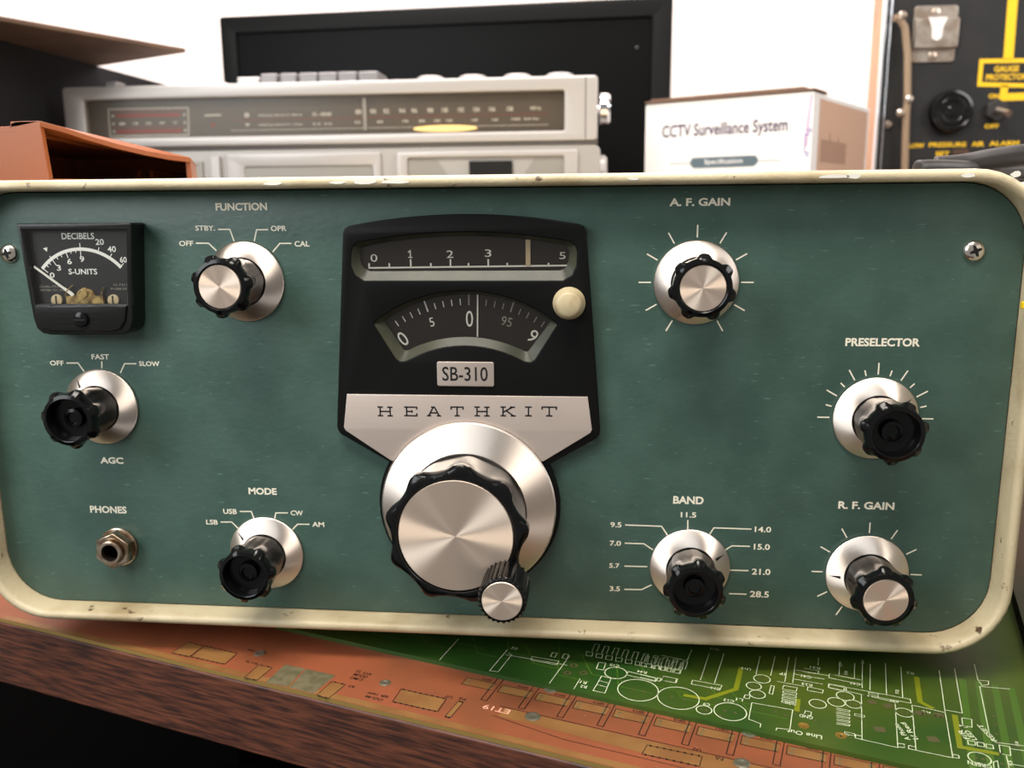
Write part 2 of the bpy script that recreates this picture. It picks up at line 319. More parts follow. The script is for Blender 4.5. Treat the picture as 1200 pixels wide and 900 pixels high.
GL= [[(-53.1, 9.4), (-57.6, -7.3)], [(-33.5, 2.7), (-38.3, -13.2), (-35.2, -13.7), (-31.5, -1.1), (-33.2, 0.3)], [(-33.8, -1.3), (-10.7, -7.1)], [(-10.2, -0.1), (-16.5, -20.0)], [(-5.9, -15.9), (-7.9, -22.8)], [(-23.9, -1.8), (-13.9, -4.3), (-14.6, -7.2), (-24.2, -4.4), (-23.9, -1.8)], [(-4.0, 3.6), (-1.6, 3.0), (-2.0, 0.3), (-4.2, 0.7), (-4.0, 3.6)], [(-2.0, 4.1), (-0.9, 9.6), (0.8, 9.2), (-0.3, 3.6)], [(-0.3, 2.5), (2.0, 1.9), (1.6, -0.9), (-0.5, -0.4), (-0.3, 2.5)], [(1.6, 2.9), (2.8, 8.4), (4.4, 8.1), (3.4, 2.5)], [(3.3, 1.3), (5.6, 0.7), (5.2, -2.0), (3.0, -1.5), (3.3, 1.3)], [(5.3, 1.8), (6.5, 7.2), (8.1, 6.9), (7.0, 1.3)], [(6.9, 0.2), (9.2, -0.4), (8.7, -3.0), (6.6, -2.6), (6.9, 0.2)], [(8.8, 0.7), (10.1, 6.1), (11.7, 5.7), (10.5, 0.2)], [(10.4, -0.9), (12.7, -1.5), (12.3, -4.1), (10.1, -3.7), (10.4, -0.9)], [(12.4, -0.4), (13.7, 4.9), (15.3, 4.6), (14.1, -0.9)], [(13.9, -2.0), (16.2, -2.6), (15.7, -5.2), (13.6, -4.8), (13.9, -2.0)], [(15.9, -1.5), (17.3, 3.8), (18.8, 3.4), (17.6, -2.0)], [(17.4, -3.1), (19.7, -3.6), (19.2, -6.3), (17.1, -5.8), (17.4, -3.1)], [(19.4, -2.6), (20.8, 2.7), (22.3, 2.3), (21.0, -3.1)], [(20.9, -4.2), (23.1, -4.7), (22.6, -7.3), (20.5, -6.9), (20.9, -4.2)], [(22.8, -3.7), (24.3, 1.5), (25.8, 1.2), (24.5, -4.1)], [(24.3, -5.2), (26.5, -5.8), (26.0, -8.4), (23.9, -7.9), (24.3, -5.2)], [(26.2, -4.8), (27.8, 0.4), (29.3, 0.1), (27.9, -5.2)], [(27.7, -6.3), (29.9, -6.8), (29.3, -9.4), (27.3, -9.0), (27.7, -6.3)], [(29.6, -5.8), (31.2, -0.7), (32.7, -1.0), (31.3, -6.3)], [(-16.6, 1.7), (-14.8, 1.4), (-15.5, -1.7), (-17.2, -1.2), (-16.6, 1.7)], [(-12.2, 1.3), (-10.5, 0.6), (-11.1, -2.6), (-12.9, -1.9), (-12.2, 1.3)], [(0.6, -3.9), (3.1, -4.4), (2.2, -9.3), (-0.3, -8.7), (0.6, -3.9)], [(1.6, -13.5), (4.9, -14.7), (2.7, -24.6), (-1.3, -23.3), (1.6, -13.5)], [(0.8, -16.7), (4.2, -18.0)], [(0.1, -19.3), (3.4, -20.7)], [(11.0, -9.5), (20.9, -13.6), (20.2, -15.6), (10.4, -12.0), (11.0, -9.5)], [(23.3, -11.6), (27.8, -13.0), (27.0, -15.9), (22.3, -14.6), (23.3, -11.6)], [(35.0, 8.1), (32.6, -0.0), (23.5, 3.1)], [(41.2, 5.9), (35.9, -13.3)], [(46.6, 6.4), (40.6, -14.7)], [(33.2, -13.6), (42.9, -16.2), (42.0, -18.9), (32.5, -16.2), (33.2, -13.6)], [(59.5, 5.5), (55.9, -7.4)], [(65.0, 6.0), (60.8, -8.2)], [(69.9, 5.7), (64.9, -12.0)], [(72.5, 6.0), (67.5, -12.4)], [(80.5, 6.0), (79.0, 0.7)], [(87.6, 4.0), (84.8, -5.5)], [(51.4, -26.3), (64.0, -29.5), (60.8, -40.9), (56.8, -40.5), (56.4, -41.8)], [(51.4, -26.3), (48.8, -36.2), (52.2, -38.5), (51.7, -40.5)], [(59.8, -14.8), (60.8, -15.0), (59.2, -20.5), (58.1, -20.0), (59.8, -14.8)], [(62.3, -11.9), (71.0, -14.4)], [(64.1, -14.4), (68.4, -15.5), (67.6, -17.9), (63.2, -16.8), (64.1, -14.4)], [(63.2, -17.9), (67.5, -19.0), (67.2, -20.2), (62.9, -19.1), (63.2, -17.9)], [(62.7, -20.0), (67.0, -21.1), (66.6, -22.2), (62.3, -21.1), (62.7, -20.0)], [(62.2, -22.0), (66.4, -23.1), (66.1, -24.2), (61.8, -23.1), (62.2, -22.0)], [(61.7, -24.0), (65.9, -25.1), (65.6, -26.2), (61.3, -25.1), (61.7, -24.0)], [(69.8, -3.2), (81.0, -6.5)], [(69.1, -6.3), (79.1, -9.0)], [(73.7, -2.0), (78.4, -3.3), (77.5, -5.6), (72.9, -4.5)], [(68.1, -9.7), (77.7, -12.4)], [(72.2, -14.5), (76.9, -16.2), (76.1, -18.3), (71.4, -16.9), (72.2, -14.5)], [(81.6, -5.2), (89.1, -7.9)], [(79.8, -12.5), (84.5, -13.8), (83.6, -16.2), (79.0, -14.6), (79.8, -12.5)], [(68.0, -29.7), (69.8, -30.3), (69.1, -32.5), (67.2, -31.9), (68.0, -29.7)], [(49.9, -21.6), (51.6, -21.9), (50.9, -24.0), (49.2, -23.6), (49.9, -21.6)], [(78.5, -27.2), (82.5, -28.3), (82.1, -29.2), (78.2, -28.1)], [(78.0, -29.3), (81.9, -30.4), (81.6, -31.3), (77.6, -30.2)], [(77.4, -31.4), (81.3, -32.5), (81.0, -33.4), (77.1, -32.3)], [(76.9, -33.5), (80.8, -34.6), (80.5, -35.4), (76.6, -34.3)], [(76.4, -35.6), (80.3, -36.6), (79.9, -37.4), (76.1, -36.4)], [(23.2, -11.7), (28.1, -13.2), (27.4, -15.8), (22.5, -14.6), (23.2, -11.7)], [(15.1, -10.9), (20.6, -13.1), (20.1, -15.0), (15.0, -13.1)], [(21.2, -13.0), (22.3, -13.4), (21.8, -15.3), (20.7, -15.0), (21.2, -13.0)], [(15.4, -2.8), (17.4, -3.4), (17.0, -5.7), (15.2, -5.1), (15.4, -2.8)], [(16.9, -2.6), (17.9, 2.4), (19.0, 2.1), (18.1, -2.8)], [(17.8, -3.6), (19.8, -4.2), (19.5, -6.5), (17.6, -5.9), (17.8, -3.6)], [(19.4, -3.4), (20.4, 1.5), (21.4, 1.2), (20.5, -3.6)], [(20.3, -4.4), (22.3, -5.0), (21.9, -7.2), (20.0, -6.7), (20.3, -4.4)], [(21.8, -4.2), (22.9, 0.7), (23.9, 0.4), (22.9, -4.4)], [(22.7, -5.2), (24.7, -5.8), (24.3, -8.0), (22.4, -7.4), (22.7, -5.2)], [(24.2, -5.1), (25.3, -0.1), (26.3, -0.4), (25.4, -5.2)], [(25.1, -6.0), (27.1, -6.6), (26.7, -8.8), (24.8, -8.2), (25.1, -6.0)], [(26.6, -5.8), (27.8, -0.9), (28.8, -1.2), (27.7, -6.0)], [(27.5, -6.8), (29.5, -7.3), (29.0, -9.6), (27.2, -9.0), (27.5, -6.8)], [(29.0, -6.6), (30.2, -1.8), (31.2, -2.1), (30.1, -6.8)], [(87.6, 4.0), (84.8, -5.5)], [(92.5, 3.2), (89.5, -7.5)], [(95.4, 4.0), (90.4, -13.9)], [(97.9, 3.0), (92.7, -14.8)], [(103.5, 4.1), (97.4, -17.2)], [(108.2, 2.0), (102.2, -18.7)], [(120.8, 0.6), (113.3, -25.5), (106.2, -51.4), (107.9, -51.7), (108.3, -50.2), (106.8, -49.8)], [(126.7, 2.3), (118.3, -26.7), (113.4, -25.2)], [(81.6, -5.2), (91.9, -8.5), (90.9, -11.5), (80.8, -7.9), (81.6, -5.2)], [(79.7, -11.9), (84.7, -13.4), (83.9, -16.1), (79.0, -14.3), (79.7, -11.9)], [(85.1, -13.8), (104.3, -19.6), (103.8, -22.1), (88.2, -17.7), (84.5, -16.1), (85.1, -13.8)], [(94.9, -16.7), (94.1, -19.2)], [(89.0, -17.9), (98.7, -22.0), (91.5, -47.8), (80.0, -43.8), (80.6, -42.0), (82.3, -42.6)], [(89.0, -17.9), (81.9, -44.3)], [(91.6, -47.4), (93.5, -47.6), (94.0, -45.8), (92.3, -45.5)], [(103.7, -23.2), (113.1, -26.9)], [(103.7, -23.2), (96.5, -48.7), (94.5, -48.0), (95.2, -46.3), (96.9, -46.9)], [(96.5, -48.7), (106.1, -51.6)], [(134.9, 6.1), (131.7, -5.1), (135.1, -5.4), (134.1, -7.8), (131.7, -8.6), (131.7, -5.7)], [(140.1, -10.2), (130.6, -9.3), (121.5, -40.1), (122.1, -42.4), (129.9, -43.5)], [(117.1, -29.5), (119.9, -30.1), (118.2, -34.7), (115.7, -33.9), (117.1, -29.5)], [(114.0, -42.1), (116.0, -42.5), (115.4, -44.5), (113.4, -44.2), (114.0, -42.1)], [(116.5, -42.7), (118.4, -43.1), (117.8, -45.1), (115.9, -44.8), (116.5, -42.7)], [(118.8, -43.5), (120.7, -43.9), (120.1, -45.9), (118.2, -45.6), (118.8, -43.5)], [(122.6, -43.7), (125.4, -44.4), (123.7, -49.0), (121.1, -48.3), (122.6, -43.7)], [(125.0, -45.3), (128.8, -46.1)], [(122.4, -49.1), (120.6, -55.1)], [(116.2, -55.5), (117.3, -52.6), (118.7, -51.9), (117.6, -55.4)], [(121.4, -53.1), (125.3, -54.0)]]
GC= [(6.6, -10.9, 3.9), (14.0, -21.6, 6.9), (27.3, -25.5, 6.9), (35.1, -32.0, 2.5), (43.5, -32.3, 5.2), (57.4, -10.6, 2.8), (53.8, -15.6, 2.5), (54.1, -20.9, 2.6), (73.0, -25.1, 2.7), (79.4, -23.5, 2.7), (83.3, -19.5, 2.8), (84.7, -24.3, 2.5), (99.7, -28.0, 2.6), (113.9, -51.2, 3.1)]
MT= [('DECIBELS', -134.5, -8.72, 11.94, 2.21), ('20', -126.74, -10.76, 3.05, 2.07), ('40', -122.58, -13.25, 3.04, 2.08), ('60', -118.74, -16.93, 2.48, 2.02), ('0', -145.54, -22.24, 1.77, 1.86), ('3', -142.74, -19.67, 1.55, 1.98), ('6', -138.55, -17.44, 1.68, 1.96), ('9', -133.84, -16.66, 1.67, 1.97), ('S-UNITS', -134.02, -21.0, 10.56, 1.98)]
GT= [('D2', (-31.1, 3.7)), ('Line Out', (64.8, -43.0)), ('GND', (67.5, -33.1)), ('GREEN', (112.7, -54.3)), ('U19', (52.9, -4.0)), ('C14', (40.5, -18.4)), ('C13', (44.0, -25.7)), ('R44', (15.9, -9.4)), ('C10', (6.2, -5.7)), ('C9', (36.3, -28.7)), ('R1', (-4.7, -18.3)), ('R2', (-4.6, -21.1)), ('L1', (47.6, -24.8)), ('R2', (110.0, -2.2)), ('TP', (65.4, -6.6)), ('R50', (64.0, -25.6)), ('R31', (77.6, -1.3)), ('C41', (73.1, -7.8)), ('R33', (72.2, -13.1)), ('C47', (88.8, -11.1)), ('Q12', (43.6, 9.5))]
GV=  [('1/ Red', (97.9, -38.4)), ('A Phono', (95.4, -39.1)), ('RESET', (121.6, -37.3)), ('F/R', (114.0, -38.9)), ('LED', (116.0, -39.2))]
GP= [((91.2, -22.5), 3), ((95.7, -24.4), 3), ((89.0, -38.4), 3.4), ((104.8, -27.8), 3), ((110.4, -28.6), 3), ((103.7, -42.4), 3.4)]
GTR= [[(29.2, -23.4), (36.4, -25.2), (47.4, -18.1), (51.5, -2.9)], [(111.4, -4.5), (107.1, -20.8), (109.9, -24.8)], [(115.5, -27.9), (110.4, -45.7), (120.6, -48.4)], [(65.1, -30.2), (67.2, -22.6)]]

# ================================================================ the setting
U = Vector((math.cos(math.radians(-17.1)), math.sin(math.radians(-17.1)), 0)); Vv = Vector((-U.y, U.x, 0))
E0 = Vector((-26.2, -53.6, 0)); DESK = -166.0
def D(u, v): p = E0 + U * u + Vv * v; return (p.x, p.y)
def DF(z): return lambda u, v: (D(u, v)[0], D(u, v)[1], z)
b = MB(); b.prism([D(-2200, -900), D(2200, -900), D(2200, 905), D(-2200, 905)], FLOOR_Z - 20, FLOOR_Z, 'z')
tag(obj('floor', b, 'floor_dark', None, (0, 0, FLOOR_Z)), kind='structure')
b = MB(); b.prism([D(-2200, 880), D(2200, 880), D(2200, 905), D(-2200, 905)], FLOOR_Z, 1500, 'z')
tag(obj('wall_back', b, 'wall_white', None, (0, 880, FLOOR_Z)), kind='structure')

# ================================================================ desk
o = thing('desk', 'dark brown wood-grain desk carrying everything, front edge slanting down to the right', 'desk', (*D(0, 430), FLOOR_Z))
def desk_part(name, u0, u1, v0, v1, z0, z1, m, bev=0):
    c = D((u0 + u1) / 2, (v0 + v1) / 2); b = MB().box(u0 - (u0 + u1) / 2, u1 - (u0 + u1) / 2, v0 - (v0 + v1) / 2, v1 - (v0 + v1) / 2, z0 - z1, 0)
    q = obj(name, b, m, None, (0, 0, 0), bevel=bev); place(q, (*c, z1), o); q.rotation_euler.z = math.radians(-17.1); return q
desk_part('desk_top', -900, 800, 0, 872, DESK - 28, DESK, 'desk_wood', .8)
for u in (-880, 745):
    for v in (30, 800): desk_part('leg', u, u + 45, v, v + 45, FLOOR_Z, DESK - 28, 'plinth_dark')
desk_part('back_panel', -835, 745, 780, 798, FLOOR_Z + 150, DESK - 28, 'plinth_dark')

# ================================================================ circuit boards
OZ, GZ = -164.4, -162.8
ob = MB(); ob.prism([D(-330, .6), D(230, .6), D(230, 330), D(-330, 330)], DESK, OZ, 'z')
F = level(OZ + .03); F1 = level(OZ + .06); F2 = level(OZ + .1)
tan = MB(); ink = MB(); pink = MB(); grey = MB()
tan.poly([D(-228, .9), D(228, .9), D(228, 3.6), D(-228, 3.6)], F)
tan.poly([D(-10, 12.5), D(42, 10.6), D(228, 10.2), D(228, 17.2), D(-10, 17.6)], level(OZ + .04))
ink.stroke([D(-12, 18), D(228, 17.6)], .25, F2); ink.stroke([D(-12, 12), D(14, 8.2), D(228, 7.4)], .2, F2)
for i in range(-3, 8):                              # the row of long slots and their pads
    dx, dy = 13.13 * i, -3.93 * i
    S = lambda pts: [(x + dx, y + dy) for x, y in pts]
    tan.poly(S([(-6.7, -27.4), (4.4, -31.0), (2.9, -35.1), (-8.0, -32.0)]), F1)
    ink.stroke(S([(4.4, -31.), (-6.7, -27.4), (-8., -32.), (2.9, -35.1)]), .28, F2)
    ink.stroke(S([(5.4, -23.2), (.1, -41.3), (2.1, -42.), (7.5, -24)]), .3, F2)
    for u, v in ((-5.6, -29.4), (-6.3, -31.4), (2.6, -31.8), (2, -34)): grey.disc((u + dx, v + dy), .55, F2)
    ink.text('GP%d' % (14 - i), (.6 + dx, -28.3 + dy), 3.8, 1.3, F2, ang=163)
for q in ([(-114.3, -12.3), (-105.9, -14.6), (-107.9, -27.2), (-116.7, -25.1)], [(-105.4, -14.8), (-93.3, -18.1), (-97.5, -30.6), (-107.2, -27.6)]): grey.poly(q, F1)
for q in ([(-67.9, -25.2), (-51, -30.2), (-52.5, -38.1), (-69, -33.4)], [(15.7, -50.7), (32.1, -55.1), (30.7, -60), (13.9, -55.4)],
          [(-46.7, -31.2), (-45, -31.8), (-47.8, -41.2), (-49.7, -40.7)], [(-93.5, -22.4), (-88, -24.1), (-91.3, -33.3), (-95.9, -31.7)],
          [(-123.9, -13.4), (-118.2, -14.9), (-120.3, -24), (-125.6, -22.7)], [(-158, 1.1), (-150.3, -1.4), (-152.1, -9.9), (-160.2, -7.6)], [(-150.3, -1.2), (-135.1, -5.9), (-136.4, -14.1), (-151.8, -9.8)]):
    tan.poly([(x * .94 + sum(p[0] for p in q) / 4 * .06, y * .94 + sum(p[1] for p in q) / 4 * .06) for x, y in q], F1)
    ink.stroke(q + [q[0]], .24, F2); n = max(2, int((Vector(q[1]) - Vector(q[0])).length / 2.1))
    for k in range(n):
        for a, c in ((q[0], q[1]), (q[3], q[2])):
            t = (k + .5) / n; ink.disc((a[0] + (c[0] - a[0]) * t, a[1] + (c[1] - a[1]) * t), .42, F2)
for t, c, w, h, mbx in (('EO 1J', (-83.6, -15.6), 6, 1.7, ink), ('OOUM', (-84.3, -17.8), 5.6, 1.7, ink), ('C-MO', (-85.2, -20), 5.2, 1.6, ink), ('EJR 10PF', (-75, -29.4), 8, 1.5, ink),
                  ('OO-46', (-75.8, -31.8), 7, 1.5, ink), ('U7', (-50.4, -28.8), 2.6, 1.4, ink), ('F5', (-45.6, -29.6), 2.6, 1.4, ink), ('U2', (30.8, -51.8), 2.6, 1.4, ink), ('FA', (37, -55.6), 2.6, 1.8, ink), ('ET19', (-33.3, -34.9), 9.6, 2.7, pink),
                  ('R7', (-85.6, -25), 2.2, 1.3, ink), ('RA 2J', (-127, -12), 5, 1.3, ink), ('OA', (-131, -3.2), 3, 1.3, ink)):
    mbx.text(t, c, w, h, F2, ang=163)
def merge(base, *parts):
    for k, p in enumerate(parts, 1): base.add(p.v, p.f, k, False)
    return base
ob.mi = [1 if k > 1 else 0 for k in range(len(ob.f))]
merge(ob, MB(), tan, ink, pink, grey)
o_orange = obj('orange_circuit_board', ob, ['board_orange', 'board_edge', 'board_tan', 'silk_dark', 'silk_pink', 'solder_grey'], None, (-80, 60, DESK))
tag(o_orange, 'long orange printed circuit board lying flush along the front edge of the desk', 'circuit board')
for (x, y), r in (((-126.7, -5.1), 2.2), ((-74.4, -21.8), 2.1), ((-20.9, -38.2), 2.6), ((-15.9, -21), 2.3), ((43.5, -57.4), 2.5), ((48.2, -41.5), 2.3)):
    b = MB().lathe([(r, 0), (r, .15), (r * .72, .4), (r * .6, .4), (r * .45, .22), (.01, .22)], (x, y, OZ), 24, 'z')
    obj('plated_hole', b, 'solder', o_orange, (x, y, OZ))

def G(u, v): a = math.radians(-17.9); return (-4 + u * math.cos(a) - v * math.sin(a), -25.4 + u * math.sin(a) + v * math.cos(a))
gb = MB().prism([G(-130, 0), G(260, 0), G(260, 170), G(-130, 170)], OZ, GZ, 'z')
F = level(GZ + .05); F2 = level(GZ + .09); F3 = level(GZ + .03)
silk = MB(); tr = MB(); pads = MB(); tg = MB()
for p in GL: silk.stroke(p, .27, F2)
for x, y, r in GC: silk.ring((x, y), r, .34, F2, n=36)
rs = random.Random(7)
for k in range(70):                                  # small reference marks and pads all over the board
    u, v = rs.uniform(70, 250), rs.uniform(4, 62); c = G(u, v)
    if any(abs(c[0] - x) < r + 2 and abs(c[1] - y) < r + 1.5 for x, y, r in GC): continue
    if k % 3 == 0: silk.text(rs.choice('R C D Q'.split()) + str(rs.randint(1, 60)), c, 2.6, 1.1, F2, ang=162 if k % 2 else 72)
    elif k % 3 == 1: silk.stroke([c, G(u + 3, v), G(u + 3, v + 1.2), G(u, v + 1.2), c], .2, F2)
    for i in range(rs.randint(1, 4)): pads.disc(G(u + 1.5 * i - 1, v - 1.6), .38, F2, n=10)
for p in GTR: tr.stroke(p, 1.7, F)
for k in range(16):
    y = 6 - k * .2; tg.stroke([G(-120 + k * 11, 20 + (k * 7) % 13), G(-112 + k * 11, 8 + (k * 5) % 9), G(-100 + k * 11, 8 + (k * 5) % 9)], .5, F3)
for k in range(9): tg.stroke([G(118 + 5 * k, 6 + (k % 3)), G(118 + 5 * k, 60)], 2.2, F3)
for t, c in GT:
    w = len(t) * 1.15; h = 1.7
    if t == 'Line Out': w, h = 10.5, 2.2
    if t == 'GND': w, h = 4.2, 1.9
    if t == 'GREEN': w, h = 6.4, 2
    silk.text(t, c, w, h, F2, ang=164)
for t, c in GV: silk.text(t, c, 9 if len(t) > 4 else 5, 1.7, F2, ang=97)
for (x, y), w in GP: pads.poly(rrect(x - w / 2, x + w / 2, y - w / 2.2, y + w / 2.2, .7, 3), F2)
for x, y in ((-8.4, -6.9), (-10.5, -12.4), (-4.8, -11.9)): pads.ring((x, y), 1.1, .7, F2)
for i in range(7):
    for j in range(2): pads.disc((G(126 + j * 9, 6 + 5.4 * i)), .5, F2)
for x, y, r in GC[1:]:
    for k in (-1, 1): pads.disc((x + k * r * .3, y - k * r * .1), .55, F)
for x, y in ((40, -35), (61, -33), (64.4, -32.4), (70, -35.2), (58.4, -31), (67.6, -32)): pads.disc((x, y), .5, F2)
merge(gb, silk, tr, pads, tg)
o_green = obj('green_circuit_board', gb, ['board_green', 'silk_white', 'trace_yellow', 'pad_brown', 'trace_green'], None, (60, 20, OZ))
tag(o_green, 'large green circuit board with white silkscreen overlapping the orange board', 'circuit board')
for x, y in ((76, -42.7), (65.6, -38.3)):
    obj('mounting_hole', MB().lathe([(1.7, 0), (1.7, .12), (.9, .12), (.8, .06), (.01, .06)], (x, y, GZ), 24, 'z'), 'gold_pad', o_green, (x, y, GZ))

# ================================================================ the receiver
RX = -46.5                                          # local x = 0 is the middle of the front
OFF = (RX, 0, 0)
rcv = thing('radio_receiver', 'vintage green-fronted radio receiver with many knobs in a worn cream cabinet', 'radio', (RX, 160, DESK))
def rp(name, mb, mats, parent=None, at=None, **k):
    at = ORG[(parent or rcv).name] if at is None else (at[0] + RX, at[1], at[2])
    return obj(name, mb, mats, parent or rcv, at, OFF, **k)
# cabinet: one continuous wrapped shell with a rolled front lip
IN = (-180.9, 181.4, -148.4, 6.6, 20.5)
prof = [(-.0, 2), (-.1, -7.8), (.25, -9), (.9, -9.6), (1.8, -9.8), (2.7, -9.4), (3.4, -8.5), (3.7, -7.2), (3.7, 328), (2.5, 330), (-6, 330)]
b = MB(); nseg = None
for d, y in prof:
    L = rrect(IN[0] - d, IN[1] + d, IN[2] - d, IN[3] + d, IN[4] + d, 10); nseg = len(L); b.v += [(x, y, z) for x, z in L]
for i in range(len(prof) - 1):
    for k in range(nseg): b.f.append([i * nseg + k, i * nseg + (k + 1) % nseg, (i + 1) * nseg + (k + 1) % nseg, (i + 1) * nseg + k]); b.mi.append(0); b.sm.append(True)
b.f.append([(len(prof) - 1) * nseg + k for k in range(nseg)]); b.mi.append(0); b.sm.append(False)
# bare white chips along the top lip
for x, w, h in ((-62, 9, .9), (-40, 7, .7), (-31, 11, 1), (-21, 12, .8), (118, 12, .9), (124, 6, 1.1), (56, 5, .6), (158, 5, 1), (172, 4, 1.2)):
    pts = []
    for k in range(10):
        t = 2 * PI * k / 10; q = random.uniform(.6, 1); pts.append((x + w / 2 * q * math.cos(t), 8.35 + h * q * math.sin(t) * .9))
    b.poly(pts, flat(-9.86), 1)
rp('cabinet', b, ['cabinet_cream', 'cabinet_chip'], angle=50)
for x, y, z in ((-150, 50, OZ), (150, 50, GZ + .2), (-150, 290, OZ), (150, 290, OZ)):
    rp('rubber_foot', MB().lathe([(8, 0), (9.5, 1), (8.5, -152.1 - z)], (x, y, z), 24, 'z'), 'rubber', at=(x, y, z))
# front panel with its printed legends
vs, fs = plate([rrect(IN[0] + .5, IN[1] - .5, IN[2] + .45, IN[3] - .4, 20.2, 10)], 0, 1.6, .15, 1)
b = MB().add(vs, fs); Fp = flat(-.06)
for t, x, z, w, h in PT: b.text(t, (x, z), w, h, Fp, 1, bold=.034 if h > 2.4 else .022)
for p in PL: b.stroke(p, .46, Fp, 1)
KN = {'function': (-77.8, -24.9), 'af': (77.8, -25.3), 'agc': (-135.8, -70.8), 'mode': (-76.7, -125.9), 'band': (78.8, -126.1), 'pre': (138.7, -70.9), 'rf': (139.7, -126.6)}
def ticks(c, angs, r0, r1):
    for a in angs:
        t = math.radians(a); b.stroke([(c[0] + r0 * math.cos(t), c[1] + r0 * math.sin(t)), (c[0] + r1 * math.cos(t), c[1] + r1 * math.sin(t))], .46, Fp, 1)
ticks(KN['af'], range(-60, 241, 30), 14.8, 18.9); ticks(KN['rf'], range(-60, 241, 30), 14.8, 18.6)
ticks(KN['pre'], range(0, 181, 30), 14.9, 18.9); ticks(KN['pre'], range(15, 180, 30), 14.9, 16.9)
rp('front_panel', b, ['panel_green', 'print_cream'])
# screws
def cross_screw(x, z, ang):
    b = MB().lathe([(3.5, 0), (3.4, .5), (2.9, 1.1), (1.9, 1.6), (.8, 1.8), (.01, 1.82)], (x, 0, z), 32)
    for k in (0, 90):
        a = math.radians(ang + k); c, s = math.cos(a), math.sin(a)
        b.poly([(x + c * i - s * j, z + s * i + c * j) for i, j in ((-1.9, -.3), (-.7, -.55), (.7, -.55), (1.9, -.3), (1.9, .3), (.7, .55), (-.7, .55), (-1.9, .3))], lambda u, v: (u, -1.95 + .05 * ((u - x) ** 2 + (v - z) ** 2) ** .5, v), 1)
    rp('panel_screw', b, ['screw_steel', 'dark_hole'], at=(x, 0, z))
cross_screw(165.5, -15.2, 22); cross_screw(-165.1, -14.9, 12)

# ---- S-meter
vs, fs = plate([[(-155, -4.3), (-154.4, -4.3), (-114, -4.3), (-113.4, -4.8), (-116, -37.5), (-116.9, -40.8), (-119.5, -42.6), (-123, -43), (-147, -43), (-149.8, -42.5), (-151.8, -40.8), (-152.7, -37.5)],
                [(-152.9, -6.6), (-151.3, -32.2), (-117.6, -32), (-115.4, -6.6)]], -9, 9.2, .5)
b = MB().add(vs, fs)
vs, fs = plate([[(-151.6, -32.6), (-117.4, -32.6), (-118.4, -38), (-120.6, -41), (-124, -41.8), (-146, -41.8), (-149.6, -40.8), (-151, -38)]], -9.9, 1.6, .6)
b.add(vs, fs)
for k in range(4): b.box(-143 + 0, -127.5, -10.0, -9.6, -35.2 - k * 1.6 - .15, -35.2 - k * 1.6 + .15)
meter = rp('signal_meter', b, 'meter_black', at=(-134.5, 0, -24)); meter['label'] = 'black plastic signal strength meter with clear window'
b = MB(); b.poly([(-153.2, -6.3), (-151.4, -32.4), (-117.3, -32.4), (-115.1, -6.3)], flat(-6.4), 0); Fm = flat(-6.5); Fm2 = flat(-6.56)
def mm(x, z): return ((x + 134.5) * 1.01 - 134.5, z)
for t, x, z, w, h in MT: b.text(t, (x, z), w, h, Fm, 1, bold=.016)
# scale arc through the measured points
ac, ar = (-134.15, -30.45), 17.4
ac = (-134.2, -32.6); ar = 19.4
b.ring(ac, ar, 1.15, Fm, 1, a0=42, a1=139.5)
def mtick(a, r0, r1, w=.3):
    t = math.radians(a); b.stroke([(ac[0] + r0 * math.cos(t), ac[1] + r0 * math.sin(t)), (ac[0] + r1 * math.cos(t), ac[1] + r1 * math.sin(t))], w, Fm2, 1)
for a, r0, r1 in ((138.5, 17, 20), (133, 18, 19), (129, 18, 19), (124, 16.6, 20.6), (118, 18, 19), (112.5, 18, 19), (106, 17, 19), (100.5, 18.2, 19), (95, 18.2, 19), (89.6, 16.8, 21.5), (70.5, 19, 21.2), (57, 19, 21.2), (43, 19, 21.2)): mtick(a, r0, r1)
b.poly([(-147.8, -12.9), (-146.2, -12.5), (-146.5, -14.1)], Fm, 1)
for t, x, z, w in (('DUAL-PRECI', -146.3, -26.2, 8.6), ('METER CO. IN', -146.3, -27.5, 8.6), ('15-7313', -120.6, -25.6, 5.2), ('F=200 DIV', -120.9, -27, 6.6)): b.text(t, (x, z), w, .75, Fm, 2, bold=0)
rp('dial_face', b, ['dial_black', 'print_white', 'print_dim'], meter)
def sh(b): b.v = [(p[0], p[1] - 1.9, p[2]) for p in b.v]
b = MB(); b.prism([(-151.6, -19.5), (-151.3, -18.9), (-141.4, -26.2), (-138.6, -27.9), (-137.6, -28.9), (-138.4, -29.7), (-139.6, -28.7), (-141.9, -26.8)], -5.4, -5.1)
sh(b); rp('needle', b, 'white_paint', meter)
b = MB(); b.box(-140.6, -127, -5.6, -4.4, -32.2, -29.4); b.lathe([(3.6, 0), (3.6, .8), (2.2, 1.4), (.01, 1.4)], (-133.6, -4.4, -30.3), 20)
b.lathe([(1.2, 0), (1.2, 2.1), (.01, 2.1)], (-133.4, -4.4, -28.6), 16); b.box(-134.2, -132.8, -5.6, -4.6, -29, -26.6)
b.tube([(-140.6, -5, -31.5), (-141.2, -5.2, -29.4), (-140, -5.4, -27.4), (-137.6, -5.6, -25.6)], .18, 6); b.tube([(-128.4, -5, -31.5), (-127.6, -5.2, -28.6), (-126.4, -5.4, -26.4)], .2, 6)
sh(b); rp('movement', b, 'meter_brass', meter)
for x in (-144.6, -123.6):
    b = MB().lathe([(2.1, 0), (2., .8), (.01, 1)], (x, -4.4, -31), 24); b.box(x - .25, x + .25, -5.45, -5.2, -32.6, -29.4, 1)
    sh(b); rp('dial_screw', b, ['button_ivory', 'silk_dark'], meter, at=(x, -6.4, -31))
b = MB().box(-153.1, -115.2, -8.9, -8.6, -32.3, -6.4); rp('clear_cover', b, 'clear_cover', meter)
